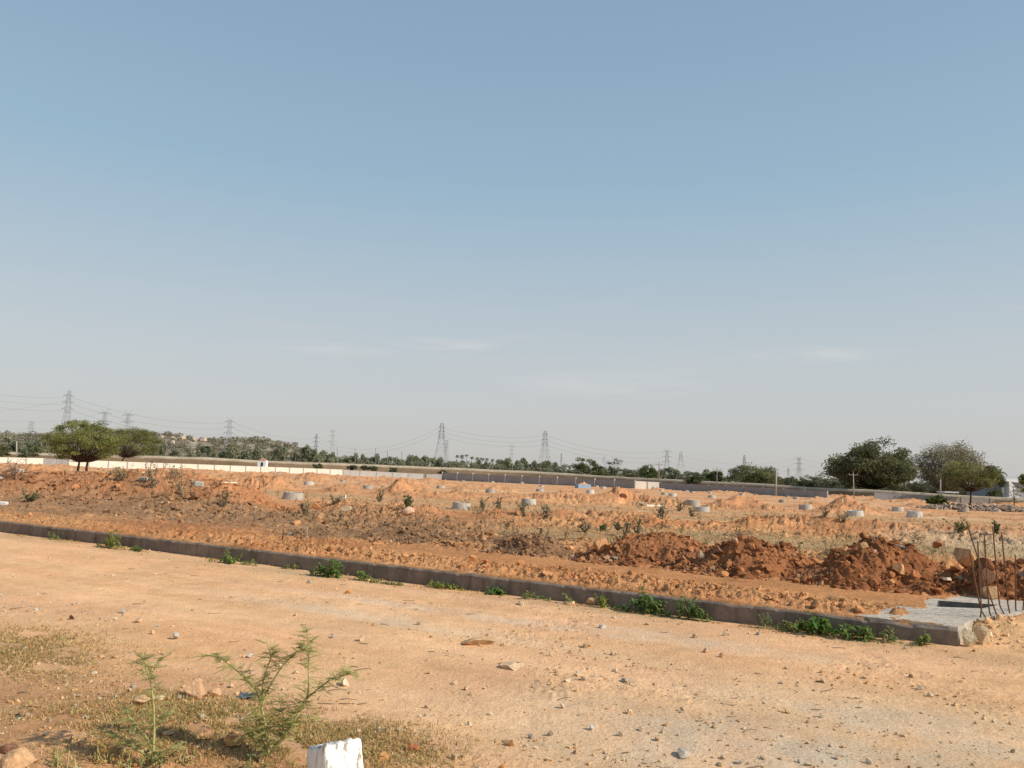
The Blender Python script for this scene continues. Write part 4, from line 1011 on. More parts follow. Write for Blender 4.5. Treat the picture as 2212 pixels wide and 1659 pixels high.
for k, (a, b, w, c) in enumerate([(372, 946, 14, (.42, .35, .27)), (394, 949, 17, (.46, .35, .25)), (371, 957, 16, (.44, .38, .31)), (420, 950, 14, (.40, .32, .26)), (440, 951, 16, (.48, .37, .30)), (350, 944, 10, (.5, .38, .3))]):
    Y = 660; P = at_depth(a, b + 3, Y)
    one_rock('rock_outcrop', P, w * Y / FPX, ['pale rock outcrop near the top of the left hill', 'triangular orange rock outcrop right of the pale one on the hill', 'whitish rock outcrop lowest on the hillside', 'small orange outcrop on the hill skyline', 'wide pinkish outcrop at the hill saddle', 'leftmost small reddish outcrop on the hill'][k], c, .8, 80 + k, cat='rock outcrop', sink=.2)
# palms ------------------------------------------------------------------
def palm(px_, ytop, Y, crown_px, label, group=None, ybase=None, mat='leaf_far', col=(.08, .10, .04), nf=16, seed=0, **kw):
    r = np.random.default_rng(seed); top = at_depth(px_, ytop, Y); s__ = Y / FPX; R_ = crown_px * s__ / 2
    zb = -3 if ybase is None else at_depth(px_, ybase, Y)[2]; hz_ = top[2] - R_ * .5
    root = empty('palm_tree', (top[0], Y, zb), label, 'palm tree', group)
    h = hz_ - zb; tm = MB(); bx = r.uniform(-.06, .06) * h
    pts = np.array([[bx * (q ** 2 - 1), 0, q * h] for q in np.linspace(0, 1, 8)]); tm.tube(pts, np.linspace(R_ * .085, R_ * .05, 8), 7); tm.build('trunk', M['barkgrey'], root, smooth=True)
    fm = MB()
    for k in range(nf):
        a = k * 2.4 + r.uniform(-.2, .2); e0 = r.uniform(-.1, 1.25); L = R_ * r.uniform(.85, 1.1); n = 11
        p = np.array([0, 0, h]); d = e0; P = [p]
        for q in range(n - 1):
            d -= (.17 + .06 * q / 3) * r.uniform(.8, 1.2); p = p + L / (n - 1) * np.array([math.cos(a) * math.cos(d), math.sin(a) * math.cos(d), math.sin(d)]); P.append(p)
        P = np.array(P); sd = np.array([-math.sin(a), math.cos(a), 0]); V = []; F = []
        c = np.array(col) * r.uniform(.7, 1.4)
        if e0 < .1 and r.uniform() < .3: c = np.array((.2, .15, .08))
        for q in range(1, n):
            w = L * .22 * math.sin(min(1, q / 3) * 1.57) * (1 - .55 * q / n)
            dn = np.array([0, 0, -w * .55]); st = P[q] - P[q - 1]
            for sg in (-1, 1):
                for sub in (0, .5):
                    b0 = P[q - 1] + st * sub; b1 = b0 + st * .34; i0 = len(V)
                    V += [b0, b1, b1 + sd * sg * w + dn + st * .6, b0 + sd * sg * w + dn + st * .5]; F.append([i0, i0 + 1, i0 + 2, i0 + 3])
        fm.add(np.array(V), np.array(F), c)
    fm.build('fronds', M[mat], root)
    return root
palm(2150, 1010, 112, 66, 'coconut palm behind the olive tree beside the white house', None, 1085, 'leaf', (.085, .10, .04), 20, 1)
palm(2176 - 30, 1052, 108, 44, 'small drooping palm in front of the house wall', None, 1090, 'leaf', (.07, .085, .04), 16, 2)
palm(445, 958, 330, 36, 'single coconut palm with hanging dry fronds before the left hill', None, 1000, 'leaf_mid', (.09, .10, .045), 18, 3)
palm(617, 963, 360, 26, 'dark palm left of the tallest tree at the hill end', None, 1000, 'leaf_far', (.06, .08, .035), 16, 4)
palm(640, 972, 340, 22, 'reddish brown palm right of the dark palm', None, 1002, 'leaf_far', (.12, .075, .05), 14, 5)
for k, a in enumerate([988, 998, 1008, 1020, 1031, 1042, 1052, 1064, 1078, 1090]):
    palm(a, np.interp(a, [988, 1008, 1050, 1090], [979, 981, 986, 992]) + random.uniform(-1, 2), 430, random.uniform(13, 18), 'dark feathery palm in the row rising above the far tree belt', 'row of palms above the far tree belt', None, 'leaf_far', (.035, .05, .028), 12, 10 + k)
for k, (a, b) in enumerate([(742 + 19, 1014), (805, 1015), (787, 1014), (850, 1018), (957, 1024), (550 + 135, 1010)]):
    s_ = 195 / FPX; make_tree('scrub_bush', place(a, b + 3, 196), 22 * s_, 12 * s_, .5 * s_, 'low green bush growing on the embankment slope', (.09, .10, .045), 110 + k, nclu=14, nleaf=60, lsize=.18, clu=.2, mat='leaf_mid', rt=.05, cat='bush', group='bushes on the embankment slope')
make_tree('green_bush', place(27 + 35, 1000, 165), 46 * .1, 38 * .1, .3, 'green bush with pale bare branches behind the leftmost wall', (.085, .12, .04), 120, nclu=20, nleaf=80, lsize=.16, clu=.17, mat='leaf_mid', rt=.06, cat='bush', twigs=3)
make_tree('green_bush', place(2, 992, 170), 44 * .1, 34 * .1, .3, 'olive bush at the far left edge behind the wall', (.12, .13, .05), 121, nclu=20, nleaf=80, lsize=.16, clu=.17, mat='leaf_mid', rt=.06, cat='bush')
P = at_base(2023, 1096); make_tree('green_bush', P, 46 * P[1] / FPX, 26 * P[1] / FPX, .1, 'green bush in front of the right wall near the stone pile', (.09, .12, .04), 122, nclu=20, nleaf=70, lsize=.1, clu=.18, mat='leaf', rt=.04, cat='bush', twigs=2)

# ------------------------------------------------------------------ pylons
def pylon(px_, ya, style, arms, armw, label, mat='steel', basew=None, thick=1.0, Y=None):
    q = hor(px_) - ya; Y = Y or 40 * FPX / q
    top = at_depth(px_, ya, Y); zb = -3.0; H = top[2] - zb; s__ = Y / FPX
    root = empty('transmission_tower', (top[0], Y, zb), label, 'transmission tower', 'steel transmission towers on the horizon')
    tk = max(.13, .34 * s__) * thick
    root.rotation_euler = (0, 0, random.uniform(-.35, .35))
    bw = (basew or q * .20) * s__ / 2; ww = bw * .30; tw = bw * .16
    az_ = [H - (a - ya) * s__ for a in arms]
    waist = az_[-1] - 1.0
    hp = az_[0] + (1 if style == 'V' else 0)
    def w(z):
        if z < waist: return bw + (ww - bw) * z / waist
        return ww + (tw - ww) * (z - waist) / max(H - waist, .1)
    body = MB(); lv = [0]
    z = 0
    while z < waist - 1: z += max(2.6, w(z) * 1.6); lv.append(min(z, waist))
    zt_ = H if style != 'V' else hp
    k = 5
    for i in range(1, k + 1): lv.append(waist + (zt_ - waist) * i / k)
    def bar(m_, a, b, f=1.0): m_.tube(np.array([a, b], float), tk * .5 * f, 4)
    cor = [(-1, -1), (1, -1), (1, 1), (-1, 1)]
    for z0, z1 in zip(lv[:-1], lv[1:]):
        if z1 - z0 < .05: continue
        w0, w1 = w(z0), w(z1)
        for i in range(4):
            a, b = cor[i], cor[(i + 1) % 4]
            bar(body, (a[0] * w0, a[1] * w0, z0), (a[0] * w1, a[1] * w1, z1), 1.15)
            bar(body, (a[0] * w0, a[1] * w0, z0), (b[0] * w1, b[1] * w1, z1), .6); bar(body, (b[0] * w0, b[1] * w0, z0), (a[0] * w1, a[1] * w1, z1), .6)
            bar(body, (a[0] * w1, a[1] * w1, z1), (b[0] * w1, b[1] * w1, z1), .6)
    if style == 'V':
        for sg in (-1, 1):
            hw = armw * s__ * .32
            bar(body, (sg * w(hp) * .5, 0, hp), (sg * hw, 0, H), .9); bar(body, (-sg * w(hp) * .5, 0, hp), (sg * hw, 0, H), .6)
    body.build('lattice_body', M[mat], root)
    tips = []
    for zi in az_:
        am = MB(); hw = armw * s__ / 2 * (1.0 if zi != az_[0] else .9)
        for sg in (-1, 1):
            tip = (sg * hw, 0, zi + .2); tips.append(tip); wz = w(zi)
            for yy in (-1, 1):
                bar(am, (sg * wz * .6, yy * wz, zi), tip, 1.0); bar(am, (sg * wz * .6, yy * wz, zi + H * .028), tip, .8)
            bar(am, (sg * wz * .6, 0, zi + .1), tip, 1.2)
        am.build('cross_arm', M[mat], root)
        for sg in (-1, 1):
            MB().tube(np.array([[sg * hw, 0, zi + .1], [sg * hw, 0, zi - H * .03]]), tk * .55, 5).build('insulator', M[mat], root)
    c, sn = math.cos(root.rotation_euler.z), math.sin(root.rotation_euler.z)
    return dict(tips=[np.array([top[0] + t_[0] * c, Y + t_[0] * sn, zb + t_[2] - H * .03]) for t_ in tips], top=np.array([top[0], Y, zb + H]))
PY = {}
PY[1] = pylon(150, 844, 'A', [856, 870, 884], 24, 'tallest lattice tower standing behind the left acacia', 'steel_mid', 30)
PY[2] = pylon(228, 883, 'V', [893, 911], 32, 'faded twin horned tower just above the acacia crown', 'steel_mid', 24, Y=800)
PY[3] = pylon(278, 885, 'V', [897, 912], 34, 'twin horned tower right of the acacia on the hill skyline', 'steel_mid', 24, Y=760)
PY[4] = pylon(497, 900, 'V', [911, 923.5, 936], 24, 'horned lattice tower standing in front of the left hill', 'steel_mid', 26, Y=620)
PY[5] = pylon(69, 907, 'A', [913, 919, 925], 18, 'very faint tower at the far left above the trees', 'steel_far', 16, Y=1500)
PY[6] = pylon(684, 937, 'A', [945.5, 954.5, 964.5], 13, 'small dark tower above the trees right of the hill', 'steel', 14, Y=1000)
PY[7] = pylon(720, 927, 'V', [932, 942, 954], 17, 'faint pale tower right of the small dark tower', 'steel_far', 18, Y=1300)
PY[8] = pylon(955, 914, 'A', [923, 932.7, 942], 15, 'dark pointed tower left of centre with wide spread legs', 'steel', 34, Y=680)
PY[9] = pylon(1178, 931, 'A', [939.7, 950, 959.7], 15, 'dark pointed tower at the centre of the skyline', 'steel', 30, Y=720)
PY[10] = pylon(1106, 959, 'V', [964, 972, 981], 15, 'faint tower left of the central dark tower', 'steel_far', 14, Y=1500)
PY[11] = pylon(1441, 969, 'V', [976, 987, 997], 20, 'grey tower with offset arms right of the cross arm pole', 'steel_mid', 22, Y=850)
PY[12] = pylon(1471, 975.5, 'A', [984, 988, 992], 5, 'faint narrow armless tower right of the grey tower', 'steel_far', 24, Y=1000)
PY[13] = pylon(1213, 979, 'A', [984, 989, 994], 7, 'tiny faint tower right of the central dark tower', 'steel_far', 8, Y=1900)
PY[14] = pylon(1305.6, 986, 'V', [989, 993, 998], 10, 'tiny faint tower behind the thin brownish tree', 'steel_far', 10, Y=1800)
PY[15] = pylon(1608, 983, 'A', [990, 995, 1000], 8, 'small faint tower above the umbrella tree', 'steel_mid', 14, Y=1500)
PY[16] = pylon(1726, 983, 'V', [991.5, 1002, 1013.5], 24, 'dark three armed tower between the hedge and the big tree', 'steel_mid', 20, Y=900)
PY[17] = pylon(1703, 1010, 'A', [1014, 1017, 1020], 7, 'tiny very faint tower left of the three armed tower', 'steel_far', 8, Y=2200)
PY[18] = pylon(966, 948, 'V', [953, 960, 967], 14, 'faint tower hidden behind the dark left central tower', 'steel_far', 16, Y=1500)
def line_(ptsA, ptsB, sag, label, mat='wire', fac=1.0):
    root = empty('power_line', (ptsA[0] + ptsB[0]) / 2, label, 'power line', 'overhead power line spans'); O = np.array(root.location)
    for a, b in zip(ptsA, ptsB):
        t_ = np.linspace(0, 1, 26)[:, None]; P = a + (b - a) * t_; P[:, 2] -= (4 * sag * t_ * (1 - t_))[:, 0]
        rr = .00011 * np.mean(P[:, 1]) * fac
        MB().tube(P - O, rr, 3).build('wire', M[mat], root)
def px3(lst, Y): return [at_depth(a, b, Y) for a, b in lst]
line_(px3([(-60, 842), (-60, 856), (-60, 870), (-60, 893)], 420), [PY[1]['tips'][i] for i in (0, 2, 4, 1)], 1.5, 'wires running from the left edge to the tallest tower')
line_([PY[1]['tips'][i] for i in (1, 3, 5)], [PY[4]['tips'][i] for i in (0, 2, 4)], 5, 'wires sagging from the tallest tower to the tower before the hill')
line_([PY[4]['tips'][i] for i in (1, 3, 5)], [PY[6]['tips'][i] for i in (0, 2, 4)], 5, 'wires from the hill tower to the small dark tower', fac=.8)
line_([PY[6]['tips'][i] for i in (1, 3)], [PY[8]['tips'][i] for i in (0, 2)], 16, 'wires dipping between the small dark tower and the wide legged tower', fac=.7)
line_([PY[8]['tips'][i] for i in (1, 3, 5)], [PY[9]['tips'][i] for i in (0, 2, 4)], 4, 'three wires between the two dark central towers')
line_([PY[9]['tips'][i] for i in (1, 3, 5)], [PY[11]['tips'][i] for i in (0, 2, 4)], 6, 'three wires descending from the central tower to the grey tower')
line_([PY[11]['tips'][i] for i in (1, 3, 5)], [PY[16]['tips'][i] for i in (0, 2, 4)], 9, 'wires from the grey tower to the three armed tower', fac=.7)
line_([PY[16]['tips'][i] for i in (1, 3, 5)], px3([(2260, 1026), (2260, 1036), (2260, 1046)], 800), 9, 'wires leaving the three armed tower behind the big trees', fac=.7)
line_(px3([(-60, 900), (-60, 915), (-60, 928)], 700), [PY[2]['tips'][i] for i in (0, 2, 3)], 6, 'faint lower wires from the left edge to the horned tower', fac=.6)

# ------------------------------------------------------------------ utility poles
def pole(px0, pyt, px1, pyb, label, arm=True, mat='pole', Y=None, r=.11):
    B = at_base(px1, pyb) if Y is None else at_depth(px1, pyb, Y); T = at_depth(px0, pyt, B[1]); s__ = B[1] / FPX
    root = empty('utility_pole', B, label, 'utility pole', 'roadside utility poles'); d = T - B
    MB().tube(np.array([-.05 * d, d]), [r, r * .72], 8).build('pole_shaft', M[mat], root, smooth=True)
    if arm:
        MB().box(d * .93, (1.3, .08, .1), 0).build('cross_arm', M['darkpole'], root)
        for xx in (-.58, .58, 0):
            b_ = d * (.93 if xx else 1.0) + np.array([xx, 0, .05]); MB().tube(np.array([b_, b_ + [0, 0, .22]]), [.05, .03], 6).build('insulator', M['darkpole'], root)
    return root
pole(1268.7, 992, 1259.5, 1044, 'leaning pale pole rising from the blue box', True, 'pole')
pole(1424, 1000, 1422, 1057, 'cross arm pole beside the short bright wall stretch', True, 'darkpole')
pole(1549, 1012, 1548, 1064, 'dark thin pole right of the grey tower', True, 'darkpole', r=.09)
pole(1677, 1017, 1676, 1072, 'pole at the right end of the umbrella tree', False, 'pole')
pole(1843, 1022, 1845, 1078, 'bent thin grey pole in front of the big dark tree', True, 'pole', r=.08)
pole(2032, 1024, 2031, 1081, 'pale pole in front of the semi bare tree', True, 'pole', Y=112)
pole(36, 953.5, 36, 994, 'short pale post at the far left beside a green bush', False, 'pole', Y=165, r=.14)
for k, (a, yt) in enumerate([(728.6, 966), (767, 968), (811.6, 968), (837, 973), (868, 975), (360, 945)]):
    pole(a, yt, a, 1010, 'thin distant post sticking up over the far trees', False, 'darkpole', Y=330, r=.16)['group'] = 'thin posts over the far trees'

# ------------------------------------------------------------------ buildings and small works
def house():
    Y = 112; s__ = Y / FPX; B = at_depth(2185, 1092, Y)
    root = empty('white_house', B, 'flat roofed white and grey house at the right edge behind the wall', 'house'); O = np.array(B)
    def q(a, b, dy=0): return at_depth(a, b, Y + dy) - O
    def block(x0, x1, y0, y1, dep, name, mat, dy=0):
        a = q(x0, y1, dy); b = q(x1, y0, dy)
        MB().box(((a[0] + b[0]) / 2, dy + dep / 2, (a[2] + b[2]) / 2), (abs(b[0] - a[0]), dep, abs(b[2] - a[2]))).build(name, M[mat], root)
    block(2142, 2260, 1056, 1096, 6, 'ground_floor_wall', 'greyplaster', .6)
    block(2166, 2240, 1041, 1056, 5, 'upper_floor_wall', 'greyplaster', 1.2)
    block(2164, 2262, 1037.5, 1041, 6, 'roof_slab', 'plaster', .8)
    block(2175, 2183, 1043, 1048, .3, 'window', 'dark', .9)
    # stepped bright stair front
    for i, (x0, x1, y0, y1) in enumerate([(2181, 2188, 1040, 1080), (2184, 2191, 1048, 1080), (2187, 2195, 1054, 1080), (2184, 2202, 1072, 1081)]):
        block(x0, x1, y0, y1, 1.2 - i * .2, 'stair_wall', 'plaster', -.9 + i * .12)
    block(2176, 2180, 1074, 1080.5, .5, 'gate_pillar', 'plaster', -1.2); block(2205, 2209, 1075, 1081.5, .5, 'gate_pillar', 'plaster', -1.2)
house()
def shed():
    Y = 113; B = at_depth(2048, 1080, Y)
    root = empty('roadside_shelter', B, 'small open shelter with a flat pale roof beside the pale pole', 'shelter'); O = np.array(B)
    def q(a, b): return at_depth(a, b, Y) - O
    a, b = q(2032, 1062), q(2062, 1064); MB().box((a + b) / 2, (b[0] - a[0], 2.2, .16)).build('roof', M['tin'], root)
    for i, xx in enumerate((2036, 2057)):
        p = q(xx, 1064); MB().box((p[0], -.3, p[2] / 2 - .1), (.35 if i == 0 else .12, .3, p[2] + .1)).build('leg', M['plaster'], root)
    p0, p1 = q(2048, 1066), q(2056, 1074); MB().tube(np.array([p0, p1]), .06, 5).build('brace', M['tin'], root)
shed()
def shrine():
    Y = 196; B = at_depth(567, 1008, Y); root = empty('white_hut', B, 'tiny white hut with a peaked reddish roof on the embankment', 'hut'); s__ = Y / FPX
    MB().box((0, 0, .75), (18 * s__, 1.6, 1.6)).build('wall', M['plaster'], root)
    MB().add(np.array([[-1.1, -1, 1.55], [1.1, -1, 1.55], [1.1, 1, 1.55], [-1.1, 1, 1.55], [0, 0, 2.3]]) * [.8, .9, 1], [np.array([[0, 1, 4], [1, 2, 4], [2, 3, 4], [3, 0, 4]]), np.array([[3, 2, 1, 0]])]).build('roof', M['redroof'], root)
    MB().box((.1, -.83, .6), (.5, .06, 1.0)).build('door', M['dark'], root)
shrine()
def tank():
    B = at_base(1259, 1055); s__ = B[1] / FPX; root = empty('blue_box', B, 'pale blue concrete box with an orange top among the far manhole rings', 'concrete box'); w = 30 * s__
    rz = math.radians(22)
    MB().box((0, 0, 4.4 * s__), (w, w * .55, 9 * s__), rz).build('box_body', M['blue'], root, bevel=.03)
    MB().box((0, 0, 10 * s__), (w * .62, w * .36, 2.6 * s__), rz, taper=.85).build('orange_top', M['orange'], root, bevel=.03)
    MB().box((.15, 0, 12.4 * s__), (w * .13, w * .13, 2.6 * s__), rz, taper=.5).build('peak', M['capmat'], root)
tank()
# stones pile at right
def stone_pile():
    A = at_base(2055, 1104); Bq = at_base(2175, 1103); c = (A + Bq) / 2; w = (Bq[0] - A[0]) / 2
    root = empty('stone_pile', c, 'long low pile of grey building stones before the right wall', 'stone pile')
    k = 420; u = rng.uniform(-1, 1, k); v = rng.uniform(-1, 1, k) * 1.6; h = np.clip(.5 * (1 - np.abs(u) ** 3) * (1 - (v / 1.7) ** 2), 0, 1) * rng.uniform(.55, 1, k)
    mb = MB(); col = np.array((.36, .27, .20)) * rng.uniform(.6, 1.25, (k, 1))
    scatter_rocks(mb, np.stack([u * w, v, h], -1), rng.uniform(.1, .3, k), np.clip(col, .05, .8), TP2, ICO2[1])
    tag(mb.build('stones', M['stone'], root), kind='stuff')
stone_pile()
def rubble(px_, py_, wpx, n, label, col, s0=.06, s1=.22):
    c = at_base(px_, py_); w = wpx * c[1] / FPX / 2; root = empty('rubble_pile', c, label, 'rubble pile')
    u = rng.normal(0, .45, n); v = rng.normal(0, .4, n); h = np.clip(.35 * (1 - np.abs(u)), 0, 1) * rng.uniform(0, 1, n); mb = MB()
    scatter_rocks(mb, np.stack([u * w, v, h + .0], -1), rng.uniform(s0, s1, n), np.clip(np.array(col) * rng.uniform(.7, 1.25, (n, 1)), .03, .8), TP2, ICO2[1]); tag(mb.build('stones', M['stone'], root), kind='stuff')
rubble(600, 1031, 60, 60, 'scatter of whitish rubble below the long cream wall', (.42, .34, .26), .12, .4)
rubble(690, 1034, 70, 60, 'grey rubble line left of the unpainted wall stretch', (.4, .37, .33), .12, .35)
rubble(300, 1027, 70, 60, 'whitish rubble patch right of the acacia trunks', (.46, .37, .28), .08, .3)
rubble(1520, 1044, 90, 70, 'pale rock rubble beyond the wall right of the thin pole', (.45, .38, .3), .3, .8)
def block(px_, py_, wpx, hpx, label, mat, rz=.2, name='concrete_block'):
    P = on_plot(px_, py_); s__ = P[1] / FPX
    o = MB().box((0, 0, hpx * s__ / 2 - .03), (wpx * s__, wpx * s__ * .6, hpx * s__), 0).build(name, M[mat], bevel=.02); o.location = [float(q) for q in P]; o.rotation_euler = (.05, .06, rz); tag(o, label, 'concrete block')
block(430, 1049, 17, 11, 'pale concrete block beside the long cream slabs at left', 'concrete')
block(311, 1036, 20, 7, 'grey concrete block behind the dry shrub at left', 'concrete', -.2)
block(6, 1090, 18, 9, 'pale block at the left edge beside the dark hollow', 'capmat', .1)
block(2, 1033, 14, 5, 'small white block at the left edge below the wall', 'capmat', .3)
block(43, 1019, 14, 7, 'whitish block below the leftmost wall', 'capmat', .3)
def pipe(p0, p1, r, label, mat='pipe', hollow=True, name='pipe', cat='pipe'):
    A = on_plot((p0[0] + p1[0]) / 2, p0[1]); Ya = A[1]; r = r * Ya / FPX; A = at_depth(p0[0], p0[1], Ya); B = at_depth(p1[0], p1[1], Ya + .3); zc = zp((A[0] + B[0]) / 2, Ya); A[2] = zc; B[2] = zc; c = (A + B) / 2; c[2] += r * .8
    th = np.arange(20) * 2 * math.pi / 20; d = B - A; d[2] = 0; L = np.linalg.norm(d); d /= L; n = np.array([-d[1], d[0], 0]); V = []
    for t_, rr in ((-L / 2, r), (L / 2, r), (L / 2, r * .82), (-L / 2, r * .82)):
        V += [d * t_ + n * rr * math.cos(a) + np.array([0, 0, rr * math.sin(a)]) for a in th]
    k = 20; i = (np.arange(4) * k)[:, None]; i2 = ((np.arange(4) + 1) % 4 * k)[:, None]; j = np.arange(k)[None]; j2 = (j + 1) % k
    F = np.stack([i + j, i + j2, i2 + j2, i2 + j], -1).reshape(-1, 4)
    o = MB().add(np.array(V), F).build(name, M[mat], smooth=False); o.location = [float(q) for q in c]; tag(o, label, cat)
pipe((1396, 1096), (1432, 1097), 2.6, 'cream pipe lying on the strip left of the two touching rings')
pipe((470, 1045), (512, 1048), 1.6, 'upper one of the long cream pipes on the left mounds')
pipe((440, 1050), (500, 1050), 1.4, 'lower one of the long cream pipes on the left mounds')
pipe((300, 1019), (316, 1019), 1.3, 'short cream pipe far off before the long cream wall')
pipe((72, 1020), (126, 1021), 1.7, 'dark brown drain pipe lying below the shaded wall', 'rust')
def stake(px_, py_, hpx, wpx, label, mat, lean=0, name='stake'):
    P = on_plot(px_, py_); s__ = P[1] / FPX; o = MB().tube(np.array([[0, 0, -.1], [lean * hpx * s__, 0, hpx * s__]]), [wpx * s__ / 2, wpx * s__ / 2 * .8], 7).build(name, M[mat], smooth=True)
    o.location = [float(q) for q in P]; tag(o, label, 'stake')
stake(746, 1078, 9, 4, 'short white peg right of the largest manhole ring', 'capmat')
stake(662, 1168, 30, 2.2, 'thin grey stake standing in the near clods at left', 'wood')
stake(609, 1168, 24, 3, 'thin brown stick left of the grey stake', 'bark', .08)
stake(1169, 1158, 17, 6, 'stubby brown stump on the brushy heap', 'bark')
stake(1740, 1094, 10, 3, 'short brown stake sticking up at the wide low ring', 'wood')
stake(1820, 1089, 11, 2.4, 'pale peg before the paired far rings under the dark tree', 'pipe')
stake(1187, 1078, 12, 3, 'short brown peg on the smooth central mound', 'wood')

# ------------------------------------------------------------------ weeds, shrubs, grass
def leaf_blades(mb, base, dirv, L, w, cols, r, droop=.4):
    """elongated two-piece leaves: base (n,3), direction (n,3)"""
    n = len(base); side = np.cross(dirv, np.array([0, 0, 1.0])); side /= np.linalg.norm(side, axis=1)[:, None] + 1e-6
    L = L[:, None]; w = w[:, None]
    m1 = base + dirv * L * .5; tip = base + dirv * L - np.array([0, 0, 1.0]) * L * droop
    upv = np.array([0, 0, 1.0]) * w * .35
    V = np.stack([base, m1 - side * w + upv, tip, m1 + side * w + upv, m1], 1)
    i = np.arange(n)[:, None] * 5
    F = np.concatenate([i + np.array([[0, 1, 4]]), i + np.array([[1, 2, 4]]), i + np.array([[2, 3, 4]]), i + np.array([[3, 0, 4]])])
    mb.add(V.reshape(-1, 3), F, np.repeat(cols, 5, axis=0))
def weed(px_, py_, wpx, hpx, label, seed, dense=1.0, col=(.075, .13, .03), leaf=.042, group='weeds growing along the foot of the kerb', P=None, name='weed', pale=False):
    r = np.random.default_rng(seed)
    if P is None:
        P = on_road(px_, py_)
        # keep it just in front of the kerb face
        s = float(sdist(P[0], P[1])); 
        if s > -.05: P = P + np.array([*(KN * (-.06 - s)), 0])
        P[2] = zr(P[0], P[1])
    s__ = P[1] / FPX; W = wpx * s__; H = hpx * s__
    root = empty(name, P, label, 'weed', group); sm = MB(); lm = MB()
    ns = max(5, int(W / .05 * dense * 1.5))
    B, D_, L_, Wd, Cc = [], [], [], [], []
    kinds = [(1, 1, 1), (1.25, 1.05, 1.3), (1.5, 1.15, 1.0), (.85, .95, .8)]; kc = kinds[seed % 4]; col = np.array(col) * np.array(kc)
    leaf = leaf * (1.0, .7, .85, 1.2)[seed % 4]
    sm.tube(np.array([[*(KD * q_ * W * .62 - KN * .03), .002] for q_ in np.linspace(-1, 1, 12)]), .003, 4)
    for k in range(ns):
        l = np.clip(r.normal(0, .28), -.6, .6) * W; o = np.array([*(KD * l + KN * r.uniform(-.10, .02)), 0]); hh = H * (r.uniform(.2, .75) if r.uniform() < .75 else r.uniform(.7, 1.3)) * max(.25, 1 - .5 * abs(l / W * 2) ** 2)
        tip = o + np.array([r.normal(0, .25) * hh, r.normal(0, .25) * hh, hh]); pts = curve(o, tip, .12, 6, r); sm.tube(pts, np.linspace(.003, .0012, 6), 4)
        m_ = max(6, int(hh / .011))
        for q in range(m_):
            f = r.uniform(.1, 1); b = o + (tip - o) * f; a = r.uniform(0, 6.28); e = r.uniform(-.2, .8)
            B.append(b); D_.append((math.cos(a) * math.cos(e), math.sin(a) * math.cos(e), math.sin(e))); L_.append(leaf * r.uniform(.55, 1.25)); Wd.append(leaf * .27 * r.uniform(.7, 1.2))
            Cc.append(np.array(col) * r.uniform(.6, 1.6) * np.array([r.uniform(.8, 1.3), 1, 1]))
    B = np.array(B); leaf_blades(lm, B, np.array(D_), np.array(L_), np.array(Wd), np.clip(np.array(Cc), .004, .9), r)
    sm.build('stems', M['greenstem'], root); lm.build('leaves', M['leaf'], root)
    return root
WD = [(18, 1143, 70, 8, 'low green strip of weeds at the left end of the kerb'), (165, 1163, 50, 16, 'small weed tuft at the kerb left of the large bushy weed'), (243, 1184, 74, 34, 'large bushy weed at the left part of the kerb'), (300, 1190, 50, 8, 'low weeds right of the large left weed'),
      (500, 1217, 84, 24, 'straggling weed tuft at the kerb left of centre'), (548, 1221, 26, 22, 'small upright weed right of the straggling tuft'), (640, 1228, 34, 14, 'tiny weed between the straggling and the leafy tuft'), (712, 1246, 78, 36, 'leafy weed tuft with tall shoots at the kerb'), (788, 1254, 60, 18, 'low weeds right of the leafy tuft'),
      (850, 1262, 80, 10, 'flat thin weeds along the kerb before centre'), (975, 1270, 96, 18, 'long low weed patch at the kerb centre'), (1088, 1281, 50, 22, 'weed tuft right of the long low patch'), (1170, 1291, 48, 28, 'bright weed with white flower heads left of the kerb rock'), (1257, 1297, 20, 24, 'thin upright weed left of the large kerb rock'),
      (1322, 1308, 40, 34, 'weed tuft right of the large kerb rock'), (1398, 1322, 96, 42, 'wide straggly weed clump right of the kerb rock'), (1498, 1338, 92, 44, 'dense round weed clump before the bare kerb stretch'), (1662, 1354, 30, 26, 'small weed at the left of the biggest clump'), (1712, 1362, 70, 34, 'left half of the biggest leafy weed clump'),
      (1775, 1370, 80, 46, 'tall middle part of the biggest leafy weed clump'), (1838, 1377, 90, 40, 'right part of the biggest leafy weed clump'), (1922, 1384, 54, 32, 'dark green weed right of the biggest clump'), (1990, 1388, 34, 26, 'last small weed near the kerb end')]
for k, (a, b, w, h, lb) in enumerate(WD):
    weed(a, b, w, h, lb, 300 + k, dense=1.25 if w > 60 else 1.0, col=(.13, .215, .065) if k % 3 else (.17, .235, .09), leaf=.085 if k > 17 else .072)
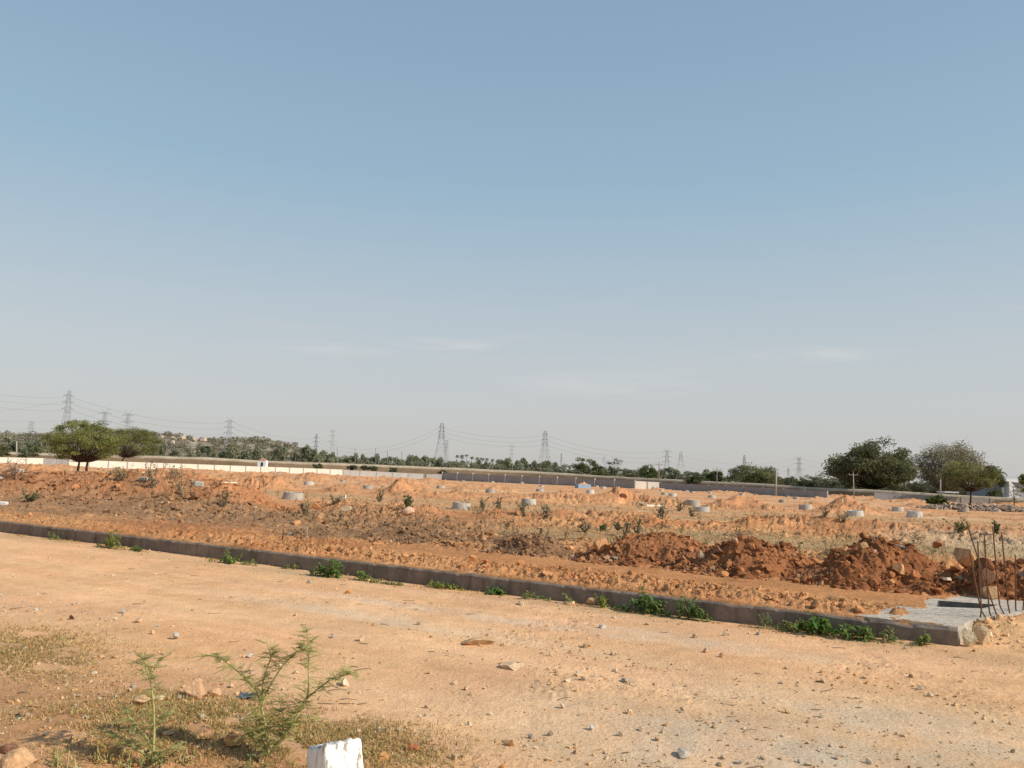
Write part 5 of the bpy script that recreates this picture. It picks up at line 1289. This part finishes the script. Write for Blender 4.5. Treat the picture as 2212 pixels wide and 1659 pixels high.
def shrub(px_, py_, hpx, wpx, label, seed, green=.5, col=(.30, .28, .19), P=None, group='straggly shrubs on the spoil'):
    r = np.random.default_rng(seed); P = on_plot(px_, py_) if P is None else P; s__ = P[1] / FPX; H = hpx * s__; W = wpx * s__
    root = empty('dry_shrub', P, label, 'shrub', group); sm = MB(); lm = MB(); pts_l = []
    for k in range(9):
        tip = np.array([r.uniform(-.5, .5) * W, r.uniform(-.4, .4) * W, H * r.uniform(.55, 1.05)]); p = curve((r.normal(0, .03), r.normal(0, .03), -.03), tip, .14, 8, r)
        sm.tube(p, np.linspace(.0075, .003, 8) * (1 + P[1] / 40), 4)
        for q in range(4):
            i = r.integers(2, 8); e = p[i] + r.normal(size=3) * W * .16 + [0, 0, H * .1]; p2 = curve(p[i], e, .15, 4, r); sm.tube(p2, np.linspace(.0045, .002, 4) * (1 + P[1] / 40), 3)
            pts_l.append(p2)
    sm.build('twigs', M['twig'], root)
    pl = np.concatenate(pts_l); k = int(150 * green); sel = pl[r.integers(0, len(pl), k)] + r.normal(size=(k, 3)) * W * .035
    leaf_quads(lm, sel, .02 * (1 + P[1] / 28), np.array(col)[None] * r.uniform(.6, 1.4, (k, 1))); lm.build('leaves', M['leaf'], root)
SH = [(331, 1052, 50, 40, 'tall stiff dry shrub on the left mounds before the cream wall', .9), (396, 1076, 72, 56, 'tallest leafy dry shrub on the left mounds', 1.3), (262, 1038, 28, 48, 'wide low grey shrub right of the acacia trunks', 1.2), (30, 1034, 40, 60, 'brown twiggy brush at the far left', .1), (484, 1092, 26, 22, 'pale green small shrub right of the tallest one', 1),
      (819, 1084, 30, 20, 'grey shrub on the spoil bank right of the white peg', 1), (882, 1099, 25, 26, 'dense grey green shrub above the pinkish rock', 1.4), (1045, 1103, 27, 24, 'loose shrub right of the half hidden ring', .8), (1078, 1098, 22, 18, 'small shrub left of the ring at centre', .8), (1132, 1115, 32, 26, 'shrub in front of the ring at centre', 1.2), (1178, 1120, 26, 24, 'shrub right of the ring at centre', 1.1),
      (1431, 1118, 30, 44, 'spreading grey shrub below the cream pipe', 1.4), (1466, 1104, 24, 30, 'shrub left of the two touching rings', 1.2), (1495, 1116, 20, 20, 'thin shrub in front of the two touching rings', .7), (1352, 1158, 30, 26, 'grey weed shrub in the dry grass behind the orange boulder', .8), (1378, 1154, 26, 24, 'right one of two close grass strip shrubs', .8), (1335, 1146, 18, 20, 'leftmost small grass strip shrub', .8), (1262, 1148, 16, 24, 'small green tinged shrub in the grass left of the others', 1.2), (1302, 1147, 12, 22, 'bright green low shrub in the grass strip', 1.6),
      (1794, 1214, 36, 30, 'sparse dark shrub between the middle and tallest heaps', .7), (1783, 1116, 16, 16, 'tiny shrub on the bank right of the wide low ring', .5), (1820, 1128, 20, 30, 'dark dry shrub on the right spoil bank', .4), (2075, 1148, 18, 40, 'green shrub low in the right grass', 1.5), (2152, 1152, 22, 14, 'bright green sprig behind the rusty rods', 1.6), (725, 1088, 16, 26, 'low dark shrub at the edge of the grass strip', .8), (660, 1112, 26, 26, 'green brown shrub below the orange block', 1), (206, 1172, 20, 16, 'small dry shrub left of the near clods', .5), (65, 1082, 16, 36, 'grassy green shrub above the dark hollow', 1.4)]
for k, (a, b, h, w, lb, g) in enumerate(SH):
    shrub(a, b, h, w, lb, 400 + k, g, (.14, .18, .075) if 'green' in lb and g > 1.3 else (.30, .28, .19))
def brush(px_, py_, wpx, hpx, label, seed, n=70):
    r = np.random.default_rng(seed); P = on_plot(px_, py_); s__ = P[1] / FPX; W = wpx * s__; H = hpx * s__; root = empty('brush_pile', P, label, 'brush'); mb = MB()
    for k in range(n):
        a = np.array([r.uniform(-.5, .5) * W, r.uniform(-.2, .2) * W, r.uniform(0, .7) * H]); b = a + np.array([r.normal(0, .3) * W, r.normal(0, .15) * W, r.uniform(-.1, .5) * H])
        mb.tube(curve(a, b, .15, 5, r), np.linspace(.008, .003, 5), 4)
    mb.build('twigs', M['twig'], root)
brush(1145, 1180, 110, 30, 'tangle of dry brown brush on the low brushy heap', 1, 110)
brush(2030, 1262, 90, 34, 'pale dry brush on the right foot of the tallest heap', 2, 60)
brush(1590, 1170, 60, 22, 'dry grey brush between the first two tall heaps', 3, 50)
brush(20, 1036, 70, 26, 'pile of grey branches at the left edge', 4, 60)
def dry_weeds():
    n = 1900; a = rng.uniform(-38, 39, n); R = 13 * (62 / 13) ** rng.uniform(0, 1, n); X = R * np.sin(np.radians(a)); Y = R * np.cos(np.radians(a))
    k = (sdist(X, Y) > 4) & (rng.uniform(0, 1, n) < .25 + .6 * sstep(-.1, .4, fbm(X, Y, .35, 2, 95))); X, Y = X[k], Y[k]; Z = Hplot(X, Y); mb = MB()
    for x_, y_, z_ in zip(X, Y, Z):
        h = rng.uniform(.06, .26); m_ = int(rng.integers(5, 14)); g = rng.normal(size=(m_, 3)) * np.array([.35, .35, .3]) * h; P = np.array([x_, y_, z_ + h * .5]) + g
        c = np.array(random.choice([(.30, .24, .14), (.22, .19, .10), (.36, .30, .19), (.17, .17, .08), (.26, .25, .15)])) * rng.uniform(.7, 1.2, (m_, 1)); leaf_quads(mb, P, h * .16, c)
        for _ in range(3):
            q = np.array([x_, y_, z_ - .02]); mb.tube(np.array([q, q + rng.normal(size=3) * [.3 * h, .3 * h, 0] + [0, 0, h]]), [.004 + y_ * .00012, .002], 3, (.25, .19, .12))
    tag(mb.build('dry_weeds', M['leaf']), 'small dry weeds scattered thinly over the dug plots', 'dry weeds', kind='stuff')
dry_weeds()
# foreground saplings -----------------------------------------------------
def sapling(root_px, branches, label, seed, col=(.34, .36, .16), leafn=1.0):
    r = np.random.default_rng(seed); B = on_road(*root_px); root = empty('thorny_sapling', B, label, 'sapling', 'thorny saplings at the bottom left'); sm = MB(); lm = MB(); s__ = B[1] / FPX
    bb, dd, ll, ww, cc = [], [], [], [], []
    for bi, pl in enumerate(branches):
        dep = B[1] + r.uniform(-.1, .1)
        pts = np.array([at_depth(a, b, B[1] + (dep - B[1]) * i / max(1, len(pl) - 1)) - B for i, (a, b) in enumerate(pl)])
        tt = np.linspace(0, len(pts) - 1, 26); Pn = np.stack([np.interp(tt, np.arange(len(pts)), pts[:, i]) for i in range(3)], -1)
        for _ in range(3): Pn[1:-1] = (Pn[:-2] + 2 * Pn[1:-1] + Pn[2:]) / 4
        Lb = np.linalg.norm(np.diff(Pn, axis=0), axis=1).sum(); r0_ = .0036 + .006 * Lb
        sm.tube(Pn, np.linspace(r0_, .0012, 26), 6)
        nsub = int(Lb / .0085 * leafn)
        for q in range(nsub):                                   # leaf rachises with paired leaflets
            f = r.uniform(.08, 1) ** .8; i = int(f * 24); p = Pn[i] + (Pn[i + 1] - Pn[i]) * r.uniform(); a = r.uniform(0, 6.28); e = r.uniform(-.3, .9); L = r.uniform(.04, .10)
            dv = np.array([math.cos(a) * math.cos(e), math.sin(a) * math.cos(e), math.sin(e)]); tip = p + dv * L - [0, 0, L * .25]; sm.tube(curve(p, tip, .05, 3, r), [.0009, .0007, .0004], 3)
            sd = np.cross(dv, [0, 0, 1.0]); sd /= np.linalg.norm(sd) + 1e-6; c = np.array(col) * r.uniform(.6, 1.5)
            for t_ in np.linspace(.2, 1, 9):
                for sg in (-1, 1): bb.append(p + (tip - p) * t_); dd.append(sd * sg + dv * .35); ll.append(.015 * r.uniform(.7, 1.2)); ww.append(.003); cc.append(c)
    leaf_blades(lm, np.array(bb), np.array(dd), np.array(ll), np.array(ww), np.clip(np.array(cc), .01, .9), r, .1)
    sm.build('stems', M['greenstem'], root, smooth=True); lm.build('leaflets', M['leaf'], root)
def za(x, y): return (378 + x * .1953, 1350 + y * .1953)
Bz = lambda L: [za(*q) for q in L]
sapling((568, 1652), [Bz([(1040, 1440), (1020, 1200), (960, 900), (900, 690), (620, 450), (470, 345), (300, 330)]), Bz([(960, 900), (1030, 700), (1200, 430), (1370, 280), (1450, 235)]), Bz([(1190, 1240), (1300, 1100), (1440, 830), (1480, 760), (1475, 400), (1475, 150), (1440, 0)]),
                      Bz([(1440, 830), (1600, 690), (1720, 600), (1900, 550), (2020, 510)]), Bz([(1040, 1440), (1200, 1230), (1290, 1110), (1430, 830)]), Bz([(1050, 1440), (950, 1330), (830, 1250), (790, 1150)]), Bz([(1050, 1430), (1180, 1250), (1200, 1000), (1150, 820)]), Bz([(960, 900), (970, 600), (1050, 400), (1060, 330), (1010, 180)]), Bz([(1480, 1000), (1540, 1080)]), Bz([(1040, 1440), (900, 1120), (880, 950)])],
        'taller feathery thorn sapling left of the white marker stone', 1, leafn=1.25)
def zb_(x, y): return (x * .2636, 1269 + y * .2636)
Bb = lambda L: [zb_(*q) for q in L]
sapling((318, 1655), [Bb([(1250, 1440), (1265, 1200), (1260, 950), (1235, 780), (1190, 620), (1150, 560)]), Bb([(1250, 1280), (1120, 1140), (1050, 1040), (1020, 990)]), Bb([(1260, 1180), (1330, 1080), (1430, 1010)]), Bb([(1230, 750), (1290, 610), (1330, 570)]), Bb([(1250, 1440), (1380, 1330), (1450, 1300)]), Bb([(1240, 1400), (1080, 1300), (950, 1200), (860, 1170)])],
        'shorter feathery thorn sapling at the bottom left', 2, leafn=1.0)
for k, (a, b, w, h, lb, c) in enumerate([(330, 1656, 90, 46, 'bushy grey green weed under the shorter sapling', (.17, .20, .09)), (150, 1655, 150, 48, 'yellow green weed patch in the bottom left', (.34, .33, .11)), (250, 1640, 110, 52, 'yellow green weed between the left verge and the saplings', (.32, .31, .10)), (575, 1672, 110, 36, 'grey green leafy weed at the foot of the taller sapling', (.20, .22, .11)), (385, 1640, 70, 30, 'dark green weed right of the shorter sapling', (.08, .11, .04)), (480, 1690, 80, 34, 'small weed at the bottom between the saplings', (.12, .14, .06))]):
    P = on_road(a, min(b, 1720)); weed(a, b, w, h, lb, 500 + k, 1.5, c, .026, 'weeds at the bottom left corner', P)
# dry grass (uncountable)
def grass(name, n, region, hgt, cols, label, Hf, w=.0022, lay=.6, wd=True):
    X, Y = region(n); n = len(X); Z = Hf(X, Y); h = hgt * rng.uniform(.4, 1.3, n); R = np.hypot(X, Y)
    a = rng.uniform(0, 6.28, n); ln = rng.uniform(.1, 1, n) * lay
    d = np.stack([np.cos(a) * ln, np.sin(a) * ln, np.sqrt(1 - np.minimum(ln, .97) ** 2)], -1)
    base = np.stack([X, Y, Z - .005], -1); sd = np.stack([-np.sin(a + rng.normal(0, .8, n)), np.cos(a), 0 * a], -1) * (w * (1 + R / 7))[:, None]
    m_ = base + d * h[:, None] * .55; tip = base + d * h[:, None] * .9 + np.stack([np.cos(a), np.sin(a), -.5 + 0 * a], -1) * (h * lay * .4)[:, None]
    V = np.stack([base - sd, base + sd, m_ + sd * .8, m_ - sd * .8, tip], 1); i = np.arange(n)[:, None] * 5
    C = np.array(cols)[rng.integers(0, len(cols), n)] * rng.uniform(.65, 1.3, (n, 1))
    o = MB().add(V.reshape(-1, 3), [i + np.array([[0, 1, 2, 3]]), i + np.array([[3, 2, 4]])], np.repeat(np.clip(C, .01, .9), 5, 0)).build(name, M['grass'])
    return tag(o, label, 'grass', kind='stuff')
STRAW = [(.60, .41, .19), (.50, .33, .14), (.66, .48, .25), (.40, .26, .10)]
def reg_fore(n):
    out = []
    for (a, b, rx, ry, f) in [(470, 1560, .75, .38, .30), (590, 1600, .7, .35, .30), (800, 1610, .40, .30, .22), (250, 1620, .7, .3, .22), (40, 1390, .75, .42, .22), (60, 1440, .6, .3, .1)]:
        c = at_plane(a, b, 0); k = int(n * f); g = rng.normal(size=(k, 2)) * .7; out.append(c[:2] + KD * (g[:, :1] * rx) + KN * (g[:, 1:] * ry))
    P = np.concatenate(out); m_ = fbm(P[:, 0], P[:, 1], 2.2, 3, 77) > -.22; P = P[m_]; return P[:, 0], P[:, 1]
grass('dry_grass', 22000, reg_fore, .042, STRAW + [(.28, .27, .10)], 'straw coloured dry grass on the near road verge', Hroad, .0016, .9)
def reg_plot(n):
    a = rng.uniform(-38, 40, n * 2); R = 11 * (46 / 11) ** rng.uniform(0, 1, n * 2); X = R * np.sin(np.radians(a)); Y = R * np.cos(np.radians(a))
    m_ = (rng.uniform(0, 1, n * 2) < grass_mask(X, Y) * .95) & (sdist(X, Y) > 3); return X[m_], Y[m_]
grass('dry_meadow_grass', 38000, reg_plot, .10, [(.44, .34, .19), (.36, .27, .14), (.48, .38, .23), (.30, .25, .13)], 'pale dry grass covering the strips between the spoil banks', Hplot, .0014, .7)
def reg_kerb(n):
    l = rng.uniform(-2, KE + 2.5, n); s = -np.abs(rng.normal(0, .16, n)) - .02; P = K0 + KD * l[:, None] + KN * s[:, None]; m_ = fbm(P[:, 0], P[:, 1], .7, 2, 78) > .0; return P[m_, 0], P[m_, 1]
grass('verge_grass', 5000, reg_kerb, .045, STRAW + [(.2, .22, .07)], 'short dry grass along the foot of the kerb', Hroad, .0016, .9)
def litter_twigs():
    mb = MB(); n = 170
    for k in range(n):
        a = math.radians(random.uniform(-37, 38)); R_ = 3.4 * (13 / 3.4) ** random.random(); x_, y_ = R_ * math.sin(a), R_ * math.cos(a)
        if sdist(x_, y_) > -.1: continue
        L = random.uniform(.02, .09) * (1 + R_ / 12); th = random.uniform(-.6, .6); z = zr(x_, y_) + .004; d = np.array([math.cos(th), math.sin(th), random.uniform(-.05, .12)]) * L
        mb.tube(curve((x_, y_, z), np.array([x_, y_, z]) + d, .1, 4), [.003, .003, .0025, .0015], 4)
    tag(mb.build('twig_litter', M['twig']), 'dry twigs and straw bits lying on the road', 'twigs', kind='stuff')
litter_twigs()

# ------------------------------------------------------------------ light, sky
SUN_AZ, SUN_EL = math.radians(113), math.radians(35)
sd_ = Vector((math.sin(SUN_AZ) * math.cos(SUN_EL), math.cos(SUN_AZ) * math.cos(SUN_EL), math.sin(SUN_EL)))
L = bpy.data.lights.new('sun', 'SUN'); L.energy = 5.0; L.angle = math.radians(.55); L.color = (1.0, .905, .775)
lo = bpy.data.objects.new('sun', L); COL.objects.link(lo); lo.rotation_euler = sd_.to_track_quat('Z', 'Y').to_euler()
w = bpy.data.worlds.new('World'); sc.world = w; w.use_nodes = True; nt = w.node_tree; nt.nodes.clear()
out = nt.nodes.new('ShaderNodeOutputWorld'); bg = nt.nodes.new('ShaderNodeBackground'); nt.links.new(bg.outputs[0], out.inputs[0])
sky = nt.nodes.new('ShaderNodeTexSky'); sky.sky_type = 'NISHITA'; sky.sun_disc = False; sky.sun_elevation = SUN_EL; sky.sun_rotation = SUN_AZ
sky.air_density = 1.0; sky.dust_density = 3.0; sky.ozone_density = 1.5; sky.altitude = 500
tc = nt.nodes.new('ShaderNodeTexCoord'); sep = nt.nodes.new('ShaderNodeSeparateXYZ'); nt.links.new(tc.outputs['Generated'], sep.inputs[0])
# haze layer near the horizon mixed over the sky, and thin cirrus
hz = nt.nodes.new('ShaderNodeValToRGB'); cr = hz.color_ramp; nt.links.new(sep.outputs[2], hz.inputs[0])
HZC = [(0.0, (.635, .620, .60)), (.07, (.630, .632, .625)), (.13, (.600, .640, .652)), (.19, (.545, .622, .662)), (.27, (.455, .580, .668)), (.355, (.360, .530, .658)), (.54, (.290, .432, .592)), (1.0, (.19, .29, .48))]
cr.elements[0].position = HZC[0][0]; cr.elements[0].color = (*HZC[0][1], 1); cr.elements[1].position = 1.0; cr.elements[1].color = (*HZC[-1][1], 1)
for p_, c_ in HZC[1:-1]:
    e_ = cr.elements.new(p_); e_.color = (*c_, 1)
K_ = .10
scl = nt.nodes.new('ShaderNodeVectorMath'); scl.operation = 'SCALE'; scl.inputs['Scale'].default_value = 1 / K_; nt.links.new(hz.outputs[0], scl.inputs[0])
c = mixrgb(nt, sky.outputs[0], scl.outputs[0], .8)
mp = nt.nodes.new('ShaderNodeMapping'); mp.inputs['Scale'].default_value = (2.2, 2.2, 26); nt.links.new(tc.outputs['Generated'], mp.inputs[0])
f1 = noise(nt, 1.6, 6, .62, mp.outputs[0], .6)
band = nt.nodes.new('ShaderNodeValToRGB'); b_ = band.color_ramp; nt.links.new(sep.outputs[2], band.inputs[0])
b_.elements[0].position = .06; b_.elements[0].color = (0, 0, 0, 1); b_.elements[1].position = .26; b_.elements[1].color = (0, 0, 0, 1)
e_ = b_.elements.new(.15); e_.color = (1, 1, 1, 1)
cm = nt.nodes.new('ShaderNodeMath'); cm.operation = 'MULTIPLY'; nt.links.new(ramp(nt, f1, .56, 0.0, .82, .75), cm.inputs[0]); nt.links.new(band.outputs[0], cm.inputs[1])
c = mixrgb(nt, c, (.60 / K_, .60 / K_, .61 / K_), cm.outputs[0])
mp2 = nt.nodes.new('ShaderNodeMapping'); mp2.inputs['Scale'].default_value = (5, 5, 46); mp2.inputs['Rotation'].default_value = (0, .04, 0); nt.links.new(tc.outputs['Generated'], mp2.inputs[0])
f2 = noise(nt, 1.5, 7, .62, mp2.outputs[0], .8); wisp = ramp(nt, f2, .36, 0.0, .66, 1.0)
for (px_, py_, wx_, wz_, st_) in [(960, 743, .085, .010, .8), (700, 752, .10, .010, .6), (1760, 766, .10, .013, .65), (1290, 832, .16, .020, .5), (480, 590, .07, .008, .12), (1080, 675, .04, .008, .18), (1500, 800, .15, .03, .2)]:
    d_ = ray(px_, py_); d_ = d_ / np.linalg.norm(d_)
    mb_ = nt.nodes.new('ShaderNodeMapping'); mb_.vector_type = 'POINT'; mb_.inputs['Location'].default_value = (-d_[0] / wx_, 0, -d_[2] / wz_); mb_.inputs['Scale'].default_value = (1 / wx_, 0, 1 / wz_); nt.links.new(tc.outputs['Generated'], mb_.inputs[0])
    ln_ = nt.nodes.new('ShaderNodeVectorMath'); ln_.operation = 'LENGTH'; nt.links.new(mb_.outputs[0], ln_.inputs[0])
    fo = ramp(nt, ln_.outputs['Value'], .15, st_, 1.0, 0.0); mm = nt.nodes.new('ShaderNodeMath'); mm.operation = 'MULTIPLY'; nt.links.new(fo, mm.inputs[0]); nt.links.new(wisp, mm.inputs[1])
    c = mixrgb(nt, c, (.68 / K_, .68 / K_, .68 / K_), mm.outputs[0])
nt.links.new(c, bg.inputs[0]); bg.inputs[1].default_value = K_
sc.view_settings.view_transform = 'Standard'; sc.view_settings.look = 'None'; sc.view_settings.exposure = 0; sc.view_settings.gamma = 1
sc.cycles.use_denoising = True
try: sc.cycles.denoiser = 'OPENIMAGEDENOISE'
except Exception: pass
sc.cycles.max_bounces = 6; sc.cycles.transparent_max_bounces = 8
